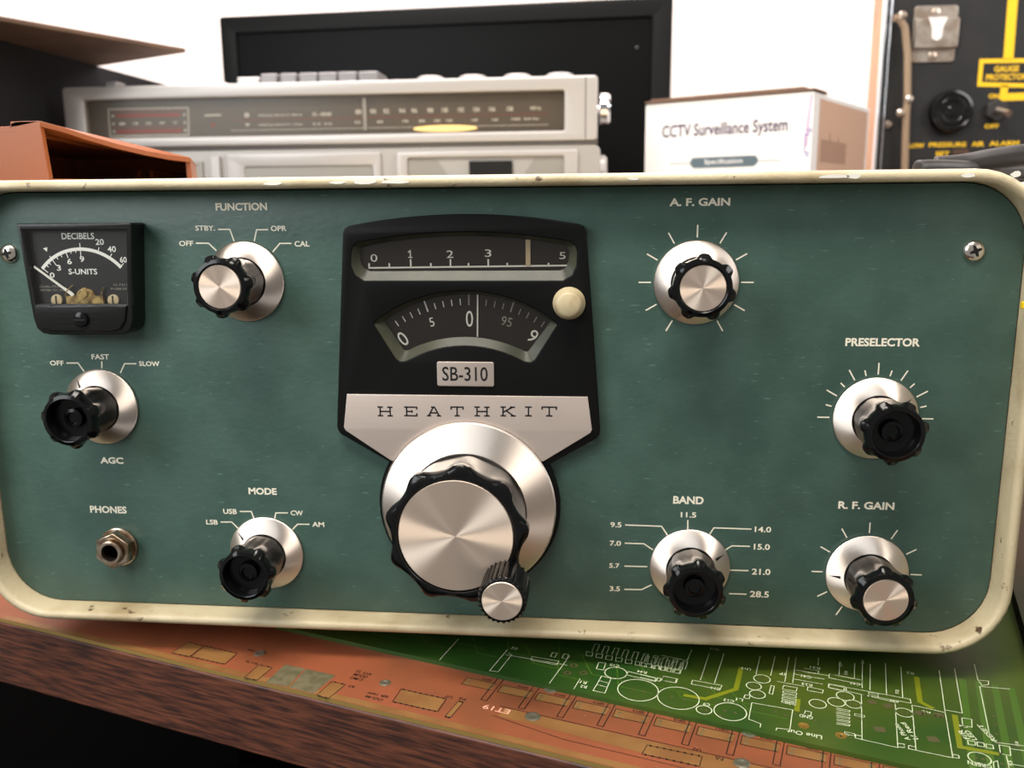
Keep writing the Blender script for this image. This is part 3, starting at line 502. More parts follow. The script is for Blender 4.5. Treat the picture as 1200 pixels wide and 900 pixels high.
b = MB().lathe([(2.7, 0), (2.6, 1.3), (2.1, 1.6), (.01, 1.7)], (-134.2, -9.6, -37.4), 28); b.box(-136.2, -132.2, -11.45, -11.1, -37.75, -37.05, 1)
rp('zero_screw', b, ['knob_black', 'dark_hole'], meter, at=(-134.2, -9.6, -37.4))

# ---- dial escutcheon
def arc3(a, m, c, n=12):
    """points of the circle through a, m, c"""
    ax, ay = a; bx, by = m; cx, cy = c; d = 2 * (ax * (by - cy) + bx * (cy - ay) + cx * (ay - by))
    ux = ((ax * ax + ay * ay) * (by - cy) + (bx * bx + by * by) * (cy - ay) + (cx * cx + cy * cy) * (ay - by)) / d
    uy = ((ax * ax + ay * ay) * (cx - bx) + (bx * bx + by * by) * (ax - cx) + (cx * cx + cy * cy) * (bx - ax)) / d
    r = math.hypot(ax - ux, ay - uy); t0 = math.atan2(ay - uy, ax - ux); t1 = math.atan2(cy - uy, cx - ux); tm = math.atan2(by - uy, bx - ux)
    def norm(t, ref): return (t - ref) % (2 * PI)
    s = norm(t1, t0)
    if norm(tm, t0) > s: s -= 2 * PI
    return [(ux + r * math.cos(t0 + s * i / n), uy + r * math.sin(t0 + s * i / n)) for i in range(n + 1)]
DC = (.3, -104.6)
out = arc3((-39, -5.9), (0, -2.3), (39, -5.9), 20) + [(40.6, -6.8), (41.3, -8.4), (46.6, -75.6), (46.4, -77.4), (45.4, -78.9)]
t0 = math.radians(29); out += [(DC[0] + 32.6 * math.cos(t), DC[1] + 32.6 * math.sin(t)) for t in [t0 - (PI + 2 * t0) * i / 40 for i in range(41)]]
out += [(-45.4, -78.9), (-46.4, -77.4), (-46.6, -75.6), (-41.3, -8.4), (-40.6, -6.8)]
w1o = arc3((-36, -11.6), (0, -8.3), (36, -11.6), 16) + [(37.6, -12.8), (38.3, -15), (38, -19.5), (36.6, -22.6), (33.6, -24.4), (-34.4, -24.4), (-37.4, -22.6), (-38.8, -19.5), (-38.6, -15), (-37.8, -12.8)]
w1i = arc3((-33.6, -12.7), (0, -9.6), (33.6, -12.7), 16) + [(35, -13.4), (35.6, -15.4), (35.4, -18), (34.6, -20.2), (32.6, -21.2), (-33, -21.4), (-35, -20.2), (-36, -18), (-36, -15.4), (-35.4, -13.4)]
w2o = arc3((-31.2, -38.6), (0, -28), (31.2, -38.6), 16) + [(31.6, -39.4)] + [(24, -51.4), (22.6, -52.3), (20.4, -52)] + arc3((19, -51.3), (0, -46.6), (-19.4, -51.6), 12) + [(-21, -52.3), (-23, -52.4), (-24.4, -51.4), (-31.6, -39.6)]
w2i = arc3((-28, -38.2), (0, -29.2), (29, -38.2), 16) + [(29.2, -38.7)] + [(21.8, -48.7), (21, -49), (20, -48.7)] + arc3((18.6, -48), (0, -44), (-18.8, -48), 12) + [(-20, -48.7), (-21, -49), (-22, -48.6), (-28.4, -38.8)]
vs, fs = plate([out, w1o, w2o], -3.2, 3.2, .45)
esc = rp('dial_escutcheon', MB().add(vs, fs), 'escutcheon_black', at=(0, 0, -60)); esc['label'] = 'black escutcheon plate framing the tuning dials'
for o_, i_ in ((w1o, w1i), (w2o, w2i)):
    b = MB(); n = len(o_)
    for L, y in ((o_, -3.15), (i_, -.9), (i_, -.2)): b.v += [(x, y, z) for x, z in L]
    for r in range(2):
        for k in range(n): b.f.append([r * n + k, r * n + (k + 1) % n, (r + 1) * n + (k + 1) % n, (r + 1) * n + k]); b.mi.append(0); b.sm.append(True)
    rp('window_rim', b, 'bezel_rim', esc, angle=28)
b = MB(); b.poly(w1i, flat(-.3), 0); Fd = flat(-.36)
b.stroke([(-33.6, -20.3), (35.5, -19.6)], .55, Fd, 1)
for i, x in enumerate((-33.3, -26.2, -18.7, -11.7, -4.9, 1.3, 8.1, 14.6, 21.5, 28.6, 35.3)): b.stroke([(x, -20.2 + .0101 * (x + 33)), (x, (-17.4 if i % 2 == 0 and 0 < i < 10 else -18.7))], .55, Fd, 1)
for t, x, z, w, h in (('0', -31.5, -16.9, 2.4, 2.6), ('2', -5, -15.7, 2.3, 2.5), ('3', 8.1, -15.4, 2.2, 2.5), ('5', 33.3, -16.3, 2.1, 2.3)): b.text(t, (x, z), w, h, Fd, 1, bold=0)
b.stroke([(-19.5, -15), (-18.75, -14.5), (-18.75, -16.8)], .4, Fd, 1); b.stroke([(-19.5, -16.75), (-18, -16.75)], .35, Fd, 1)
rp('band_scale', b, ['dial_dark', 'print_white'], esc)
b = MB().box(20.9, 22.5, -.7, -.45, -19.6, -10.8); rp('scale_pointer', b, 'pointer_tan', esc)
b = MB(); b.poly(w2i, flat(-.3), 0); c2 = (1.2, -78)
def dt(x0, z0, x1, z1, w): b.stroke([(x0, z0), (x1, z1)], w, Fd, 1)
for a in range(-9, 11):
    t = math.radians(90 - a * 3.72); r0 = 47.9
    if a % 5 == 0: r0, r1 = 44.9, 48.9
    else: r1, r0 = 47.2, 45
    b.stroke([(c2[0] + r0 * math.cos(t), c2[1] + r0 * math.sin(t)), (c2[0] + r1 * math.cos(t), c2[1] + r1 * math.sin(t))], .36 if a % 5 else .5, Fd, 1 if a < 0 else 2)
for t, x, z, w, h, an, mi in (('0', -22.3, -44.9, 2.8, 5.2, 36, 1), ('5', -11.9, -39, 1.6, 3.1, 15, 1), ('0', 1.3, -37.8, 2.5, 5.6, 0, 1), ('95', 14.2, -38.7, 3.7, 3.2, -14, 2), ('9', 23.2, -43.7, 2.7, 4.6, -38, 1)): b.text(t, (x, z), w, h, Fd, mi, bold=0, ang=an)
rp('tuning_disc', b, ['dial_dark', 'print_white', 'print_dim'], esc)
b = MB().prism([(4.1, -29.4), (4.55, -29.4), (4.25, -44), (3.8, -44)], -.75, -.5); rp('hairline', b, 'print_white', esc)
for L in (w1i, w2i): rp('dial_glass', MB().prism(L, -.95, -.8), 'dial_glass', esc)
vs, fs = plate([rrect(-9.9, 10, -60.9, -52.3, .7, 4)], -3.9, .9, .2); b = MB().add(vs, fs); b.text('SB-310', (-.1, -56.5), 15.9, 5.0, flat(-3.96), 1, bold=.008)
rp('model_badge', b, ['badge_metal', 'print_black'], esc)
ta = math.radians(28); tl = [(-42.2, -64.2), (42.2, -64.1), (43.8, -75.6), (43.3, -76.8), (27.2, -87.2), (15, -90), (-15, -90), (-27.2, -88.2), (-43.3, -77.4), (-43.9, -76.2)]
vs, fs = plate([tl[::-1]], -3.9, .8, .2); b = MB().add(vs, fs); Fk = flat(-3.96)
SER = {'H': [[(.17, 0), (.17, 1)], [(.83, 0), (.83, 1)], [(.17, .5), (.83, .5)], [(0, 0), (.36, 0)], [(.64, 0), (1, 0)], [(0, 1), (.36, 1)], [(.64, 1), (1, 1)]],
       'E': [[(.2, 0), (.2, 1)], [(0, 0), (1, 0), (1, .3)], [(0, 1), (1, 1), (1, .72)], [(.2, .5), (.62, .5)], [(.62, .36), (.62, .64)]],
       'A': [[(.13, 0), (.46, 1), (.54, 1), (.87, 0)], [(.24, .33), (.76, .33)], [(0, 0), (.3, 0)], [(.7, 0), (1, 0)], [(.3, 1), (.5, 1)]],
       'T': [[(.5, 0), (.5, 1)], [(0, .7), (0, 1), (1, 1), (1, .7)], [(.28, 0), (.72, 0)]],
       'K': [[(.17, 0), (.17, 1)], [(0, 0), (.36, 0)], [(0, 1), (.36, 1)], [(.17, .4), (.8, 1)], [(.38, .58), (.86, 0)], [(.62, 1), (.96, 1)], [(.68, 0), (1, 0)]],
       'I': [[(.5, 0), (.5, 1)], [(0, 0), (1, 0)], [(0, 1), (1, 1)]]}
for ch, x0, x1 in (('H', -31.4, -26), ('E', -21.9, -17.4), ('A', -13.8, -8.8), ('T', -5.2, -1), ('H', 3, 8.3), ('K', 12.1, 17.4), ('I', 20.7, 23), ('T', 26.6, 31.5)):
    zc = -70.2 + (x0 + 31.4) * .0144
    for st in SER[ch]: b.stroke([(x0 + (x1 - x0) * u, zc - 1.55 + 3.1 * v) for u, v in st], .5, Fk, 1)
rp('name_plate', b, ['brushed_plate', 'print_black'], esc)
b = MB().lathe([(5.5, 0), (5.5, 1), (5.2, 1.6), (4.3, 5.2), (4, 5.8), (3.4, 6.2), (.01, 6.3)], (35.7, -3, -32), 36); rp('push_button', b, 'button_ivory', esc, at=(35.7, -3, -32))

# ---- knobs
def grip(n, amp):
    return lambda t, i: amp[i] * min(1, max(0, (math.cos(n * t) + .15) / .95)) ** .8
def cap_mesh(r, y): return MB().lathe([(r, 0), (r, .35), (r - .25, .55), (.01, .55)], (0, y, 0), 48)
def knob_body(open_):
    prof = [(8.1, 1.5), (8.15, 4), (8.5, 12), (8.8, 16.4), (9.0, 17.6), (9.15, 18.6), (9.2, 20.3), (9.15, 21.2), (8.9, 22), (7.7, 22.4), (7.4, 22.2)]
    amp = [.1, .15, .35, .7, 1.2, 1.45, 1.4, .35, 0, 0, 0]
    if open_: prof += [(7.15, 21.4), (6.9, 17.5), (3.6, 17.1), (3.3, 18.6), (2.2, 18.9), (1.9, 18), (.01, 17.8)]; amp += [0] * 7
    else: prof += [(7.3, 21.5), (.01, 21.4)]; amp += [0] * 2
    return MB().lathe(prof, (0, 0, 0), 112, rad=grip(7, amp))
def skirt_mesh(R, r, h, pt=None):
    b = MB().lathe([(R, .2), (R, .9), (R - .3, 1.2), (r, h), (r - .6, h - .4)], (0, 0, 0), 72)
    if pt is not None:
        a = math.radians(pt); c, s = math.cos(a), math.sin(a); y = lambda q: -(1.2 + (R - .3 - q) / (R - .3 - r) * (h - 1.2)) - .08
        b.add([(c * q - s * w, y(q), s * q + c * w) for q, w in ((R - .9, 0), (r + 1, .55), (r + 1, -.55))], [(0, 1, 2)], 1, False)
    return b
KNOBS = [('function', None, -24, 'black fluted function knob with copper-toned cap', 8), ('af', None, 90, 'black fluted volume gain knob with copper-toned cap', 36), ('agc', 127, 127, 'black open-centred gain speed knob missing its cap', 20),
         ('mode', 141, 141, 'black open-centred mode knob missing its cap', 5), ('band', 25, 25, 'black open-centred band knob missing its cap', 30), ('pre', 33, 33, 'black open-centred preselector knob missing its cap', 12), ('rf', 183, 183, 'black fluted radio gain knob with copper-toned cap', 40)]
bodies = {}
for nm, pt, rot, lab, ph in KNOBS:
    x, z = KN[nm]; capped = nm in ('function', 'af', 'rf'); key = capped
    kb = knob_body(not capped); ca, sa = math.cos(math.radians(ph)), math.sin(math.radians(ph))
    kb.v = [(p[0] * ca - p[2] * sa + x, p[1], p[0] * sa + p[2] * ca + z) for p in kb.v]
    k = rp('control_knob', kb, 'knob_black', at=(x, 0, z)); k['label'] = lab
    s = skirt_mesh(14.0, 8.6, 3.9, pt); s.v = [(p[0] + x, p[1], p[2] + z) for p in s.v]
    rp('skirt', s, ['turned_aluminium', 'print_black'], k, at=(x, 0, z), angle=20)
    if capped:
        c = cap_mesh(7.25, -21.5); c.v = [(p[0] + x, p[1], p[2] + z) for p in c.v]; rp('cap', c, 'cap_aluminium', k, at=(x, -21.5, z))
# main tuning knob
x, z = DC; y0 = -4.4
prof = [(20.6, 5.5), (20.8, 12), (21.2, 20), (21.4, 23.4), (21.5, 24.6), (21.5, 27.8), (21.2, 28.8), (20.4, 29.4), (19.6, 29.4), (19.3, 29), (19.2, 28.4), (.01, 28.4)]
amp = [.3, .6, 1.2, 1.8, 2.4, 2.4, 1.6, .5, 0, 0, 0, 0]
kb = MB().lathe([(r, h) for r, h in prof], (x, y0 + .8, z), 180, rad=lambda t, i: amp[i] * abs(math.cos(9 * (t - math.radians(5)) / 2)) ** 3)
tk = rp('tuning_knob', kb, 'knob_black', at=(x, 0, z)); tk['label'] = 'large black fluted tuning knob with turned aluminium face'
s = MB().lathe([(31.2, .2), (31.2, 1.0), (30.7, 1.5), (21.4, 6.4), (20, 6)], (x, y0 + .4, z), 96); rp('skirt', s, 'turned_aluminium', tk, at=(x, y0, z), angle=14)
c = MB().lathe([(19, 0), (19, .5), (18.7, .8), (.01, .8)], (x, -32, z), 72); rp('cap', c, 'cap_aluminium', tk, at=(x, -32, z))
sx, sz = 16.9, -119.8
kb = MB().lathe([(7.2, 0), (7.3, 3), (7.35, 12), (7.3, 13.4), (6.9, 14.2), (6.6, 14.3), (6.5, 13.9), (.01, 13.8)], (sx, -33, sz), 144, rad=lambda t, i: (.45 if i < 4 else .1) * (1 if math.sin(28 * t) > 0 else 0))
sk = rp('spinner_knob', kb, 'knob_black', at=(sx, -33, sz)); sk['label'] = 'small knurled spinner knob on the rim of the tuning knob'
c = MB().lathe([(6.4, 0), (6.4, .3), (6.2, .5), (.01, .5)], (sx, -46.85, sz), 48); rp('cap', c, 'cap_aluminium', sk, at=(sx, -46.85, sz))
# headphone jack
jx, jz = -134.6, -125.2
b = MB().lathe([(7.4, 0), (7.4, .9), (7, 1.2), (5, 1.2)], (jx, 0, jz), 40)
b.lathe([(4.5, 1), (4.5, 7), (4.1, 7.3), (3.3, 7.3), (3.2, 6.6), (3.2, 2)], (jx, 0, jz), 32)
b.lathe([(3.2, 3.2), (.01, 3.2)], (jx, 0, jz), 24, mi=1)
jk = rp('headphone_jack', b, ['nickel', 'dark_hole'], at=(jx, 0, jz)); jk['label'] = 'tarnished metal headphone socket'
hx = [(jx + 7.2 * math.cos(math.radians(60 * k + 24)), jz + 7.2 * math.sin(math.radians(60 * k + 24))) for k in range(6)]
hole = [(jx + 4.5 * math.cos(2 * PI * k / 32), jz + 4.5 * math.sin(2 * PI * k / 32)) for k in range(32)]
vs, fs = plate([hx, hole], -5.6, 4.5, .5); rp('hex_nut', MB().add(vs, fs), 'nickel', jk)
b = MB().box(179.3, 181.2, -6.6, -4.6, -33.2, -30.9); rp('yellow_tag', b, 'yellow_plastic', bevel=.3)

# ================================================================ orange parts bin on top of the receiver
TOP = 10.3
bn = thing('parts_bin', 'orange-brown plastic parts bin with a sloping cut side, on the left end of the receiver', 'bin', (-200, 48, TOP))
base = [(-258, 24), (-210, 24), (-174, 70), (-196, 122), (-258, 122)]
rim = [(-210, 24, 32.4), (-205, 30.4, 30.6), (-199.5, 37.4, 28), (-193, 45.7, 25.4), (-186, 54.6, 23.2), (-180, 62.3, 21.8), (-174, 70, 21)]
b = MB(); b.prism(base, TOP, TOP + 1.6, 'z')
b.prism([(-258, TOP), (-258, 31), (-222.6, 31), (-221.8, 32.3), (-219.8, 33), (-210.4, 33), (-208.6, TOP)], 24, 26.4, 'y')      # high front wall
b.prism([(-174, 70), (-196, 122), (-198.2, 122), (-176.4, 70)], TOP, 21, 'z'); b.prism([(-258, TOP), (-258, 25), (-222, 26), (-196, 21), (-196, TOP)], 119.6, 122, 'y'); b.prism([(24, TOP), (24, 30.6), (122, 25.6), (122, TOP)], -258, -255.6, 'x')
top = [(-222, 24, 33)] + [(x, y, z + .6) for x, y, z in rim] + [(-196, 122, 21.6), (-222, 122, 27)]
n = len(top); b.add(top + [(x, y, z - 2) for x, y, z in top], [tuple(range(n)), tuple(range(2 * n - 1, n - 1, -1))] + [(i, (i + 1) % n, (i + 1) % n + n, i + n) for i in range(n)])
b.add([(-258, 24, 31), (-220, 24, 31.3), (-220, 122, 26), (-258, 122, 26), (-258, 24, 29), (-220, 24, 29), (-220, 122, 24), (-258, 122, 24)], [(0, 1, 2, 3), (7, 6, 5, 4), (0, 4, 5, 1), (1, 5, 6, 2), (2, 6, 7, 3), (3, 7, 4, 0)])
obj('shell', b, 'bin_orange', bn, ORG['parts_bin'], bevel=.5)
b = MB()
for x in (-206, -200): b.box(x, x + 1.6, 84, 119.8, TOP, 17)
obj('divider', b, 'bin_orange', bn, ORG['parts_bin'])

# ================================================================ portable stereo behind
bx = thing('boombox', 'silver portable stereo with a long tuner window behind the receiver', 'stereo', (-205, 425, DESK))
def bp(name, mb, mats, parent=None, at=None, **k): return obj(name, mb, mats, parent or bx, at or ORG[(parent or bx).name], **k)
YF = 360
vs, fs = plate([rrect(-408, -4.3, 46.5, 91.2, 3), rrect(-392, -28, 53.5, 81.6, 1.5, 4)], YF, 14, 1.2)
b = MB().add(vs, fs)
b.prism(rrect(-406, -6, 44, 90.4, 3), YF + 13, YF + 112, 'y')
b.box(-13.2, -12.4, YF - .05, YF + 2, 47, 90, 1)
bp('upper_cabinet', b, ['silver_bright', 'groove_dark'])
b = MB().prism(rrect(-406, -2, DESK + 6, 44, 6), YF + 3, YF + 118, 'y')
b.box(-404, -4, YF + 2, YF + 8, 43.6, 46.8, 1)
bp('lower_cabinet', b, ['silver_plastic', 'groove_dark'], bevel=1)
for x in (-390, -30):
    for y in (YF + 15, YF + 100): bp('foot', MB().lathe([(8, 0), (8, 6.2)], (x, y, DESK), 16, 'z'), 'rubber', at=(x, y, DESK))
# tuner window
b = MB().box(-393, -27, YF + 7, YF + 9, 52.5, 82.5); Ft = flat(YF + 6.9)
b.stroke([(-376, 75.4), (-312.6, 75.4), (-313.6, 55.6), (-376.6, 55.6), (-376, 75.4)], .9, Ft, 1)
for zz in (70.4, 58.8): b.stroke([(-371, zz), (-319, zz)], 2.2, Ft, 2)
for k in range(5): b.text('1359T'[k], (-366 + k * 10.6, 64.6), 5, 1.8, Ft, 1, bold=.02)
for zz in (70.4, 64.6, 59): b.disc((-373, zz), 1, Ft, 1, 12); b.disc((-316, zz), 1, Ft, 1, 12)
b.stroke([(-374, 73.6), (-316, 73.6)], .4, Ft, 2); b.stroke([(-374, 61.8), (-316, 61.8)], .4, Ft, 2)
b.stroke([(-300, 69.6), (-287, 69.6)], 1.1, Ft, 1); b.disc((-294, 62.6), 1.6, Ft, 2, 12)
b.text('8', (-267, 69.2), 4, 3.4, Ft, 1, bold=.04); b.text('9', (-267, 62.2), 3.6, 2.2, Ft, 1, bold=.04)
b.text('FREQUENCY MHz', (-241, 68.6), 34, 1.7, Ft, 1, bold=.02); b.text('FREQUENCY kHz', (-241, 61.8), 34, 1.5, Ft, 1, bold=.02)
b.text('5-88', (-209, 68.8), 15, 2.4, Ft, 1, bold=.02); b.text('53 55', (-209, 61.8), 15, 1.6, Ft, 1)
for t, x in zip('88 90 92 94 96 98 100 102 104 106 108'.split(), (-181, -170, -160, -148, -139, -127, -116, -104, -92.6, -81, -68)): b.text(t, (x, 70), 4.6, 3.4, Ft, 1, bold=.03)
b.text('MHz', (-49, 70.2), 8, 2.6, Ft, 1, bold=.02); b.text('kHz', (-52, 62.8), 11, 1.8, Ft, 1, bold=.02)
for t, x in zip('53 60 70 80 100 120 140 160'.split(), (-182, -165, -146, -133.5, -122, -113, -94, -79)): b.text(t, (x, 62.6), 4.6, 1.9, Ft, 1, bold=.03)
b.text('160', (-63.5, 62.8), 6.4, 1.9, Ft, 1, bold=.03)
b.stroke([(-280, 65.6), (-40, 66)], .35, Ft, 2); b.stroke([(-280, 58.2), (-40, 58.4)], .4, Ft, 1)
tw = bp('tuner_scale', b, ['tuner_dark', 'tuner_print', 'tuner_red'])
bp('tuner_pointer', MB().box(-177.3, -174.6, YF + 5.4, YF + 6.2, 56.5, 79.5), 'silver_bright', tw)
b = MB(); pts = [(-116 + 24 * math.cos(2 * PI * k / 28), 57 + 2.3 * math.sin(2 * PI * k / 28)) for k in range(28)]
b.prism(pts, YF + 6.2, YF + 6.8, 'y'); bp('tuner_glow', b, 'glow_warm', tw)  # warm emissive oval set behind the window pane
bp('window_pane', MB().box(-392, -28, YF + 3, YF + 3.8, 53.5, 81.6), 'tuner_glass', tw)
# lower front: two cassette doors and bright posts
for x0, x1, open_ in ((-283, -164, 0), (-152, -18, 1)):
    if not open_:
        vs, fs = plate([rrect(x0, x1, -30, 40.6, 2), rrect(x0 + 14, x1 - 6, -18, 31, 2)], YF + .2, 3, .8); d = bp('cassette_door', MB().add(vs, fs), 'silver_bright')
        bp('door_window', MB().box(x0 + 13, x1 - 5, YF + 1.6, YF + 2.6, -19, 32), 'cassette_grey', d)
    else:
        vs, fs = plate([rrect(x0, x1, -30, 40.4, 2), rrect(x0 + 8, x1 - 10, -22, 36, 2)], YF + .2, 3, .8); d = bp('cassette_door', MB().add(vs, fs), 'silver_bright')
        b = MB()
        for k in range(12):
            a0, a1 = x0 + 8 + (x1 - x0 - 18) * k / 12, x0 + 8 + (x1 - x0 - 18) * (k + 1) / 12
            s0, s1 = -6 * math.sin(PI * k / 12), -6 * math.sin(PI * (k + 1) / 12)
            b.add([(a0, YF + 2 + s0 * .0 - s0 * .12, -22), (a1, YF + 2 - s1 * .12, -22), (a1, YF + 2.6 - s1 * .12, 34.5), (a0, YF + 2.6 - s0 * .12, 34.5)], [(0, 1, 2, 3)])
        bp('door_window', b, 'cassette_grey', d); bp('tape_slot', MB().box(-98, -66, YF + 1, YF + 2.2, 4, 33), 'dark_hole', d)
bp('hinge_post', MB().box(-294, -288, YF - 1, YF + 4, -30, 39), 'silver_bright'); bp('mode_switch', MB().box(-326, -302, YF + 1, YF + 4, 4, 36), 'cassette_grey', bevel=.6)
# top: piano keys, slide caps and round dials
for x0, x1 in ((-256.5, -244), (-241.5, -229), (-227, -213), (-212, -198), (-197, -183), (-181.5, -167)): bp('piano_key', MB().box(x0, x1, YF + 12, YF + 44, 89, 99.4), 'key_grey', bevel=1.2)
bp('eject_key', MB().box(-276, -258, YF + 14, YF + 44, 89, 97.6), 'silver_bright', bevel=1.5); bp('slide_cap', MB().box(-306, -288, YF + 16, YF + 40, 89, 95.4), 'silver_bright', bevel=1.5); bp('slide_cap', MB().box(-382, -373, YF + 16, YF + 30, 89, 97), 'silver_bright', bevel=1)
for x in (-131.5, -99, -65, -33): bp('round_dial', MB().lathe([(10.3, 0), (10.6, 3.5), (10.2, 5.6), (8, 6.6), (.01, 6.8)], (x, YF + 36, 91), 40, 'z'), 'silver_bright', at=(x, YF + 36, 91))
b = MB().lathe([(3, 0), (3, 3), (10.5, 3), (11.5, 4), (11.5, 9), (10, 11), (.01, 11)], (-6, YF + 40, 72), 40, 'x'); bp('side_knob', b, 'chrome', at=(-6, YF + 40, 72))
b = MB().lathe([(16, 0), (16, 5), (14, 7), (.01, 7.4)], (-4, YF + 40, 22), 40, 'x'); bp('side_dial', b, 'silver_plastic', at=(-4, YF + 40, 22))

# ================================================================ monitor
mon = thing('monitor', 'black flat monitor with a dark screen standing behind the silver stereo', 'monitor', (-160, 620, DESK))
ang = math.radians(-3.4); cM = Vector((-162, 603, 0))
def MP(u, d, z): return (cM.x + u * math.cos(ang) - d * math.sin(ang), cM.y + u * math.sin(ang) + d * math.cos(ang), z)
def mp(name, mb, m, parent=None, **k): mb.v = [MP(*p) for p in mb.v]; return obj(name, mb, m, parent or mon, ORG[(parent or mon).name], **k)
vs, fs = plate([rrect(-228, 226, -92, 191.5, 3), rrect(-211, 207, -68, 174.5, .6, 2)], 0, 12, 1.4); hs = mp('bezel', MB().add(vs, fs), 'monitor_black')
mp('screen', MB().box(-212, 208, 3.4, 5, -69, 175.5), 'screen_black')
mp('rear_shell', MB().prism(rrect(-224, 222, -88, 187, 6), 11, 34, 'y'), 'monitor_black', bevel=3)
mp('neck', MB().box(-32, 32, 34, 52, DESK + 10, 40), 'monitor_black', bevel=3)
mp('stand_foot', MB().prism(rrect(-110, 110, -60, 110, 30), DESK, DESK + 10, 'z'), 'monitor_black', bevel=2)
mp('power_lamp', MB().lathe([(1.2, 0), (1, .4), (.01, .5)], (193, 3.4, 148), 12), 'groove_dark')

# ================================================================ black carton with an open flap
ct = thing('carton', 'large black carton at far left with a brown cardboard flap folded out', 'box', (-545, 425, DESK))
CZ = 119
b = MB().prism([(-664, 236), (-427.5, 236), (-420.5, 640), (-664, 640)], DESK, CZ, 'z'); obj('carton_body', b, 'carton_black', ct, ORG['carton'], bevel=1)
b = MB().prism([(-664, 236), (-427.5, 236), (-426, 178), (-414, 200), (-384.8, 263.2), (-322.6, 392.2), (-422.5, 443), (-440, 443), (-664, 443)], CZ + .1, CZ + 3.4, 'z')
obj('carton_flap', b, 'cardboard', ct, ORG['carton'], bevel=.6)

# ================================================================ white carton
cN = Vector((146, 361, 0)); fd = Vector((-.866, .5, 0)); sd = Vector((.5, .866, 0))
wc = thing('carton', 'white printed cardboard box about a camera system, behind the receiver on the right', 'box', (150, 460, DESK))
def FP(u, v): p = cN + fd * u + Vector((-sd.x, -sd.y, 0)) * .12; return (p.x, p.y, v)
def FP2(u, v): p = cN + fd * u + Vector((-sd.x, -sd.y, 0)) * .2; return (p.x, p.y, v)
def SP(u, v): p = cN + sd * u + Vector((-fd.x, -fd.y, 0)) * .12; return (p.x, p.y, v)
def SP2(u, v): p = cN + sd * u + Vector((-fd.x, -fd.y, 0)) * .2; return (p.x, p.y, v)
q = [cN, cN + sd * 148, cN + sd * 148 + fd * 131, cN + fd * 131]
b = MB().prism([(p.x, p.y) for p in q], DESK, 77.4, 'z')
obj('carton_body', b, 'carton_white', wc, ORG[wc.name], bevel=1.2)
b = MB(); b.text('CCTV Surveillance System', (66.7, 54.6), 98.5, 12, FP, 0, bold=.02, flipx=-1)
b.poly([(91.6, 30), (88.6, 27.6), (41.4, 27.6), (38.4, 30), (38.4, 33.2), (40.4, 35.4), (89.6, 35.4), (91.6, 33.2)], FP, 1)
b.text('Specification', (65, 31.5), 30, 4.6, FP2, 2, bold=.01, flipx=-1); b.stroke([(108.8, 31.6), (21.9, 31.2)], .5, FP, 1)
b.poly([(2.4, 75), (.6, 75), (2.6, 40), (5, 40), (4.4, 58)], FP, 3)
b.stroke([(1.6, 48), (4.6, 48), (4.6, 36), (1, 36)], .6, FP2, 4); b.text('CE', (1.9, 51), 3.4, 2.6, FP2, 4, bold=.02, flipx=-1)
b.text('OK', (2.4, 34), 2.8, 2.2, FP2, 4, bold=.02, flipx=-1)
obj('front_print', b, ['ink_violet', 'ink_slate', 'carton_white', 'ink_lilac', 'ink_blue'], wc, ORG[wc.name])
b = MB(); b.poly([(14, 73.6), (142, 73.6), (142, -140), (14, -140)], SP, 0); b.poly([(21, 46), (86, 46), (86, 30), (21, 30)], SP2, 1); b.poly([(40, 46), (44, 46), (43, 52), (41, 52)], SP2, 1); b.poly([(62, 46), (66, 46), (65, 50), (63, 50)], SP2, 1)
obj('side_label', b, ['carton_tan', 'carton_tan_dark'], wc, ORG[wc.name])
e = [cN + fd * u + sd * v for u, v in ((-1, -1), (131, -1), (131, 26), (-1, 26))]
b = MB().prism([(p.x, p.y) for p in e], 77.5, 79.2, 'z'); e = [cN + fd * u + sd * v for u, v in ((8, 3), (128, 3), (128, 60), (8, 60))]
b.prism([(p.x, p.y) for p in e], 79.2, 81.2, 'z'); obj('top_flap', b, 'cardboard_dark', wc, ORG[wc.name], bevel=.4)

# ================================================================ black test case with yellow legends
Y0 = 520; K = 820 / 740
cs = thing('test_case', 'black test panel case with yellow legends and chrome-trimmed edge standing at far right', 'test equipment', (345, Y0 + 20, DESK))
def cp(name, mb, m, parent=None, **k): return obj(name, mb, m, parent or cs, ORG[(parent or cs).name], **k)
x0, x1, zt = 235.5, 470, 232
vs, fs = plate([rrect(x0, x1, DESK, zt, 12), rrect(x0 + 6, x1 - 6, DESK + 6, zt - 6, 9)], Y0 + 2, 32, .6)
b = MB().add(vs, fs); cp('case_shell', b, 'case_tan')
for xo, w, y in ((x0 - .5, 2.0, Y0 - 2), (x0 + 4.8, 1.3, Y0 - .6)):
    L0 = rrect(xo, 2 * 352.75 - xo, DESK + xo - x0 + .6, zt - (xo - x0), 14 - (xo - x0)); L1 = rrect(xo + w, 2 * 352.75 - xo - w, DESK + xo - x0 + w + .6, zt - (xo - x0) - w, 13 - (xo - x0))
    vs, fs = plate([L0, L1], y, 8, .5); cp('chrome_trim', MB().add(vs, fs), 'chrome')
vs, fs = plate([rrect(x0 + 1.2, x1 - 1.2, DESK + 1.5, zt - 1.2, 12), rrect(x0 + 5.4, x1 - 5.4, DESK + 6, zt - 5.4, 9)], Y0 + 1, 2, .2); cp('gasket', MB().add(vs, fs), 'rubber')
for z in (119, 25): cp('corner_stud', MB().lathe([(4, 0), (3.4, 1.2), (.01, 1.6)], (x0 - .2, Y0 + 12, z), 20, 'x'), 'case_tan')
b = MB().box(x0 + 5, x1 - 5, Y0 + 4, Y0 + 7, DESK + 5, zt - 5); Fy = flat(Y0 + 3.92)
def k(x, z): return (x * K, z * K)
def ys(pts, w): b.stroke([k(*p) for p in pts], w, Fy, 1)
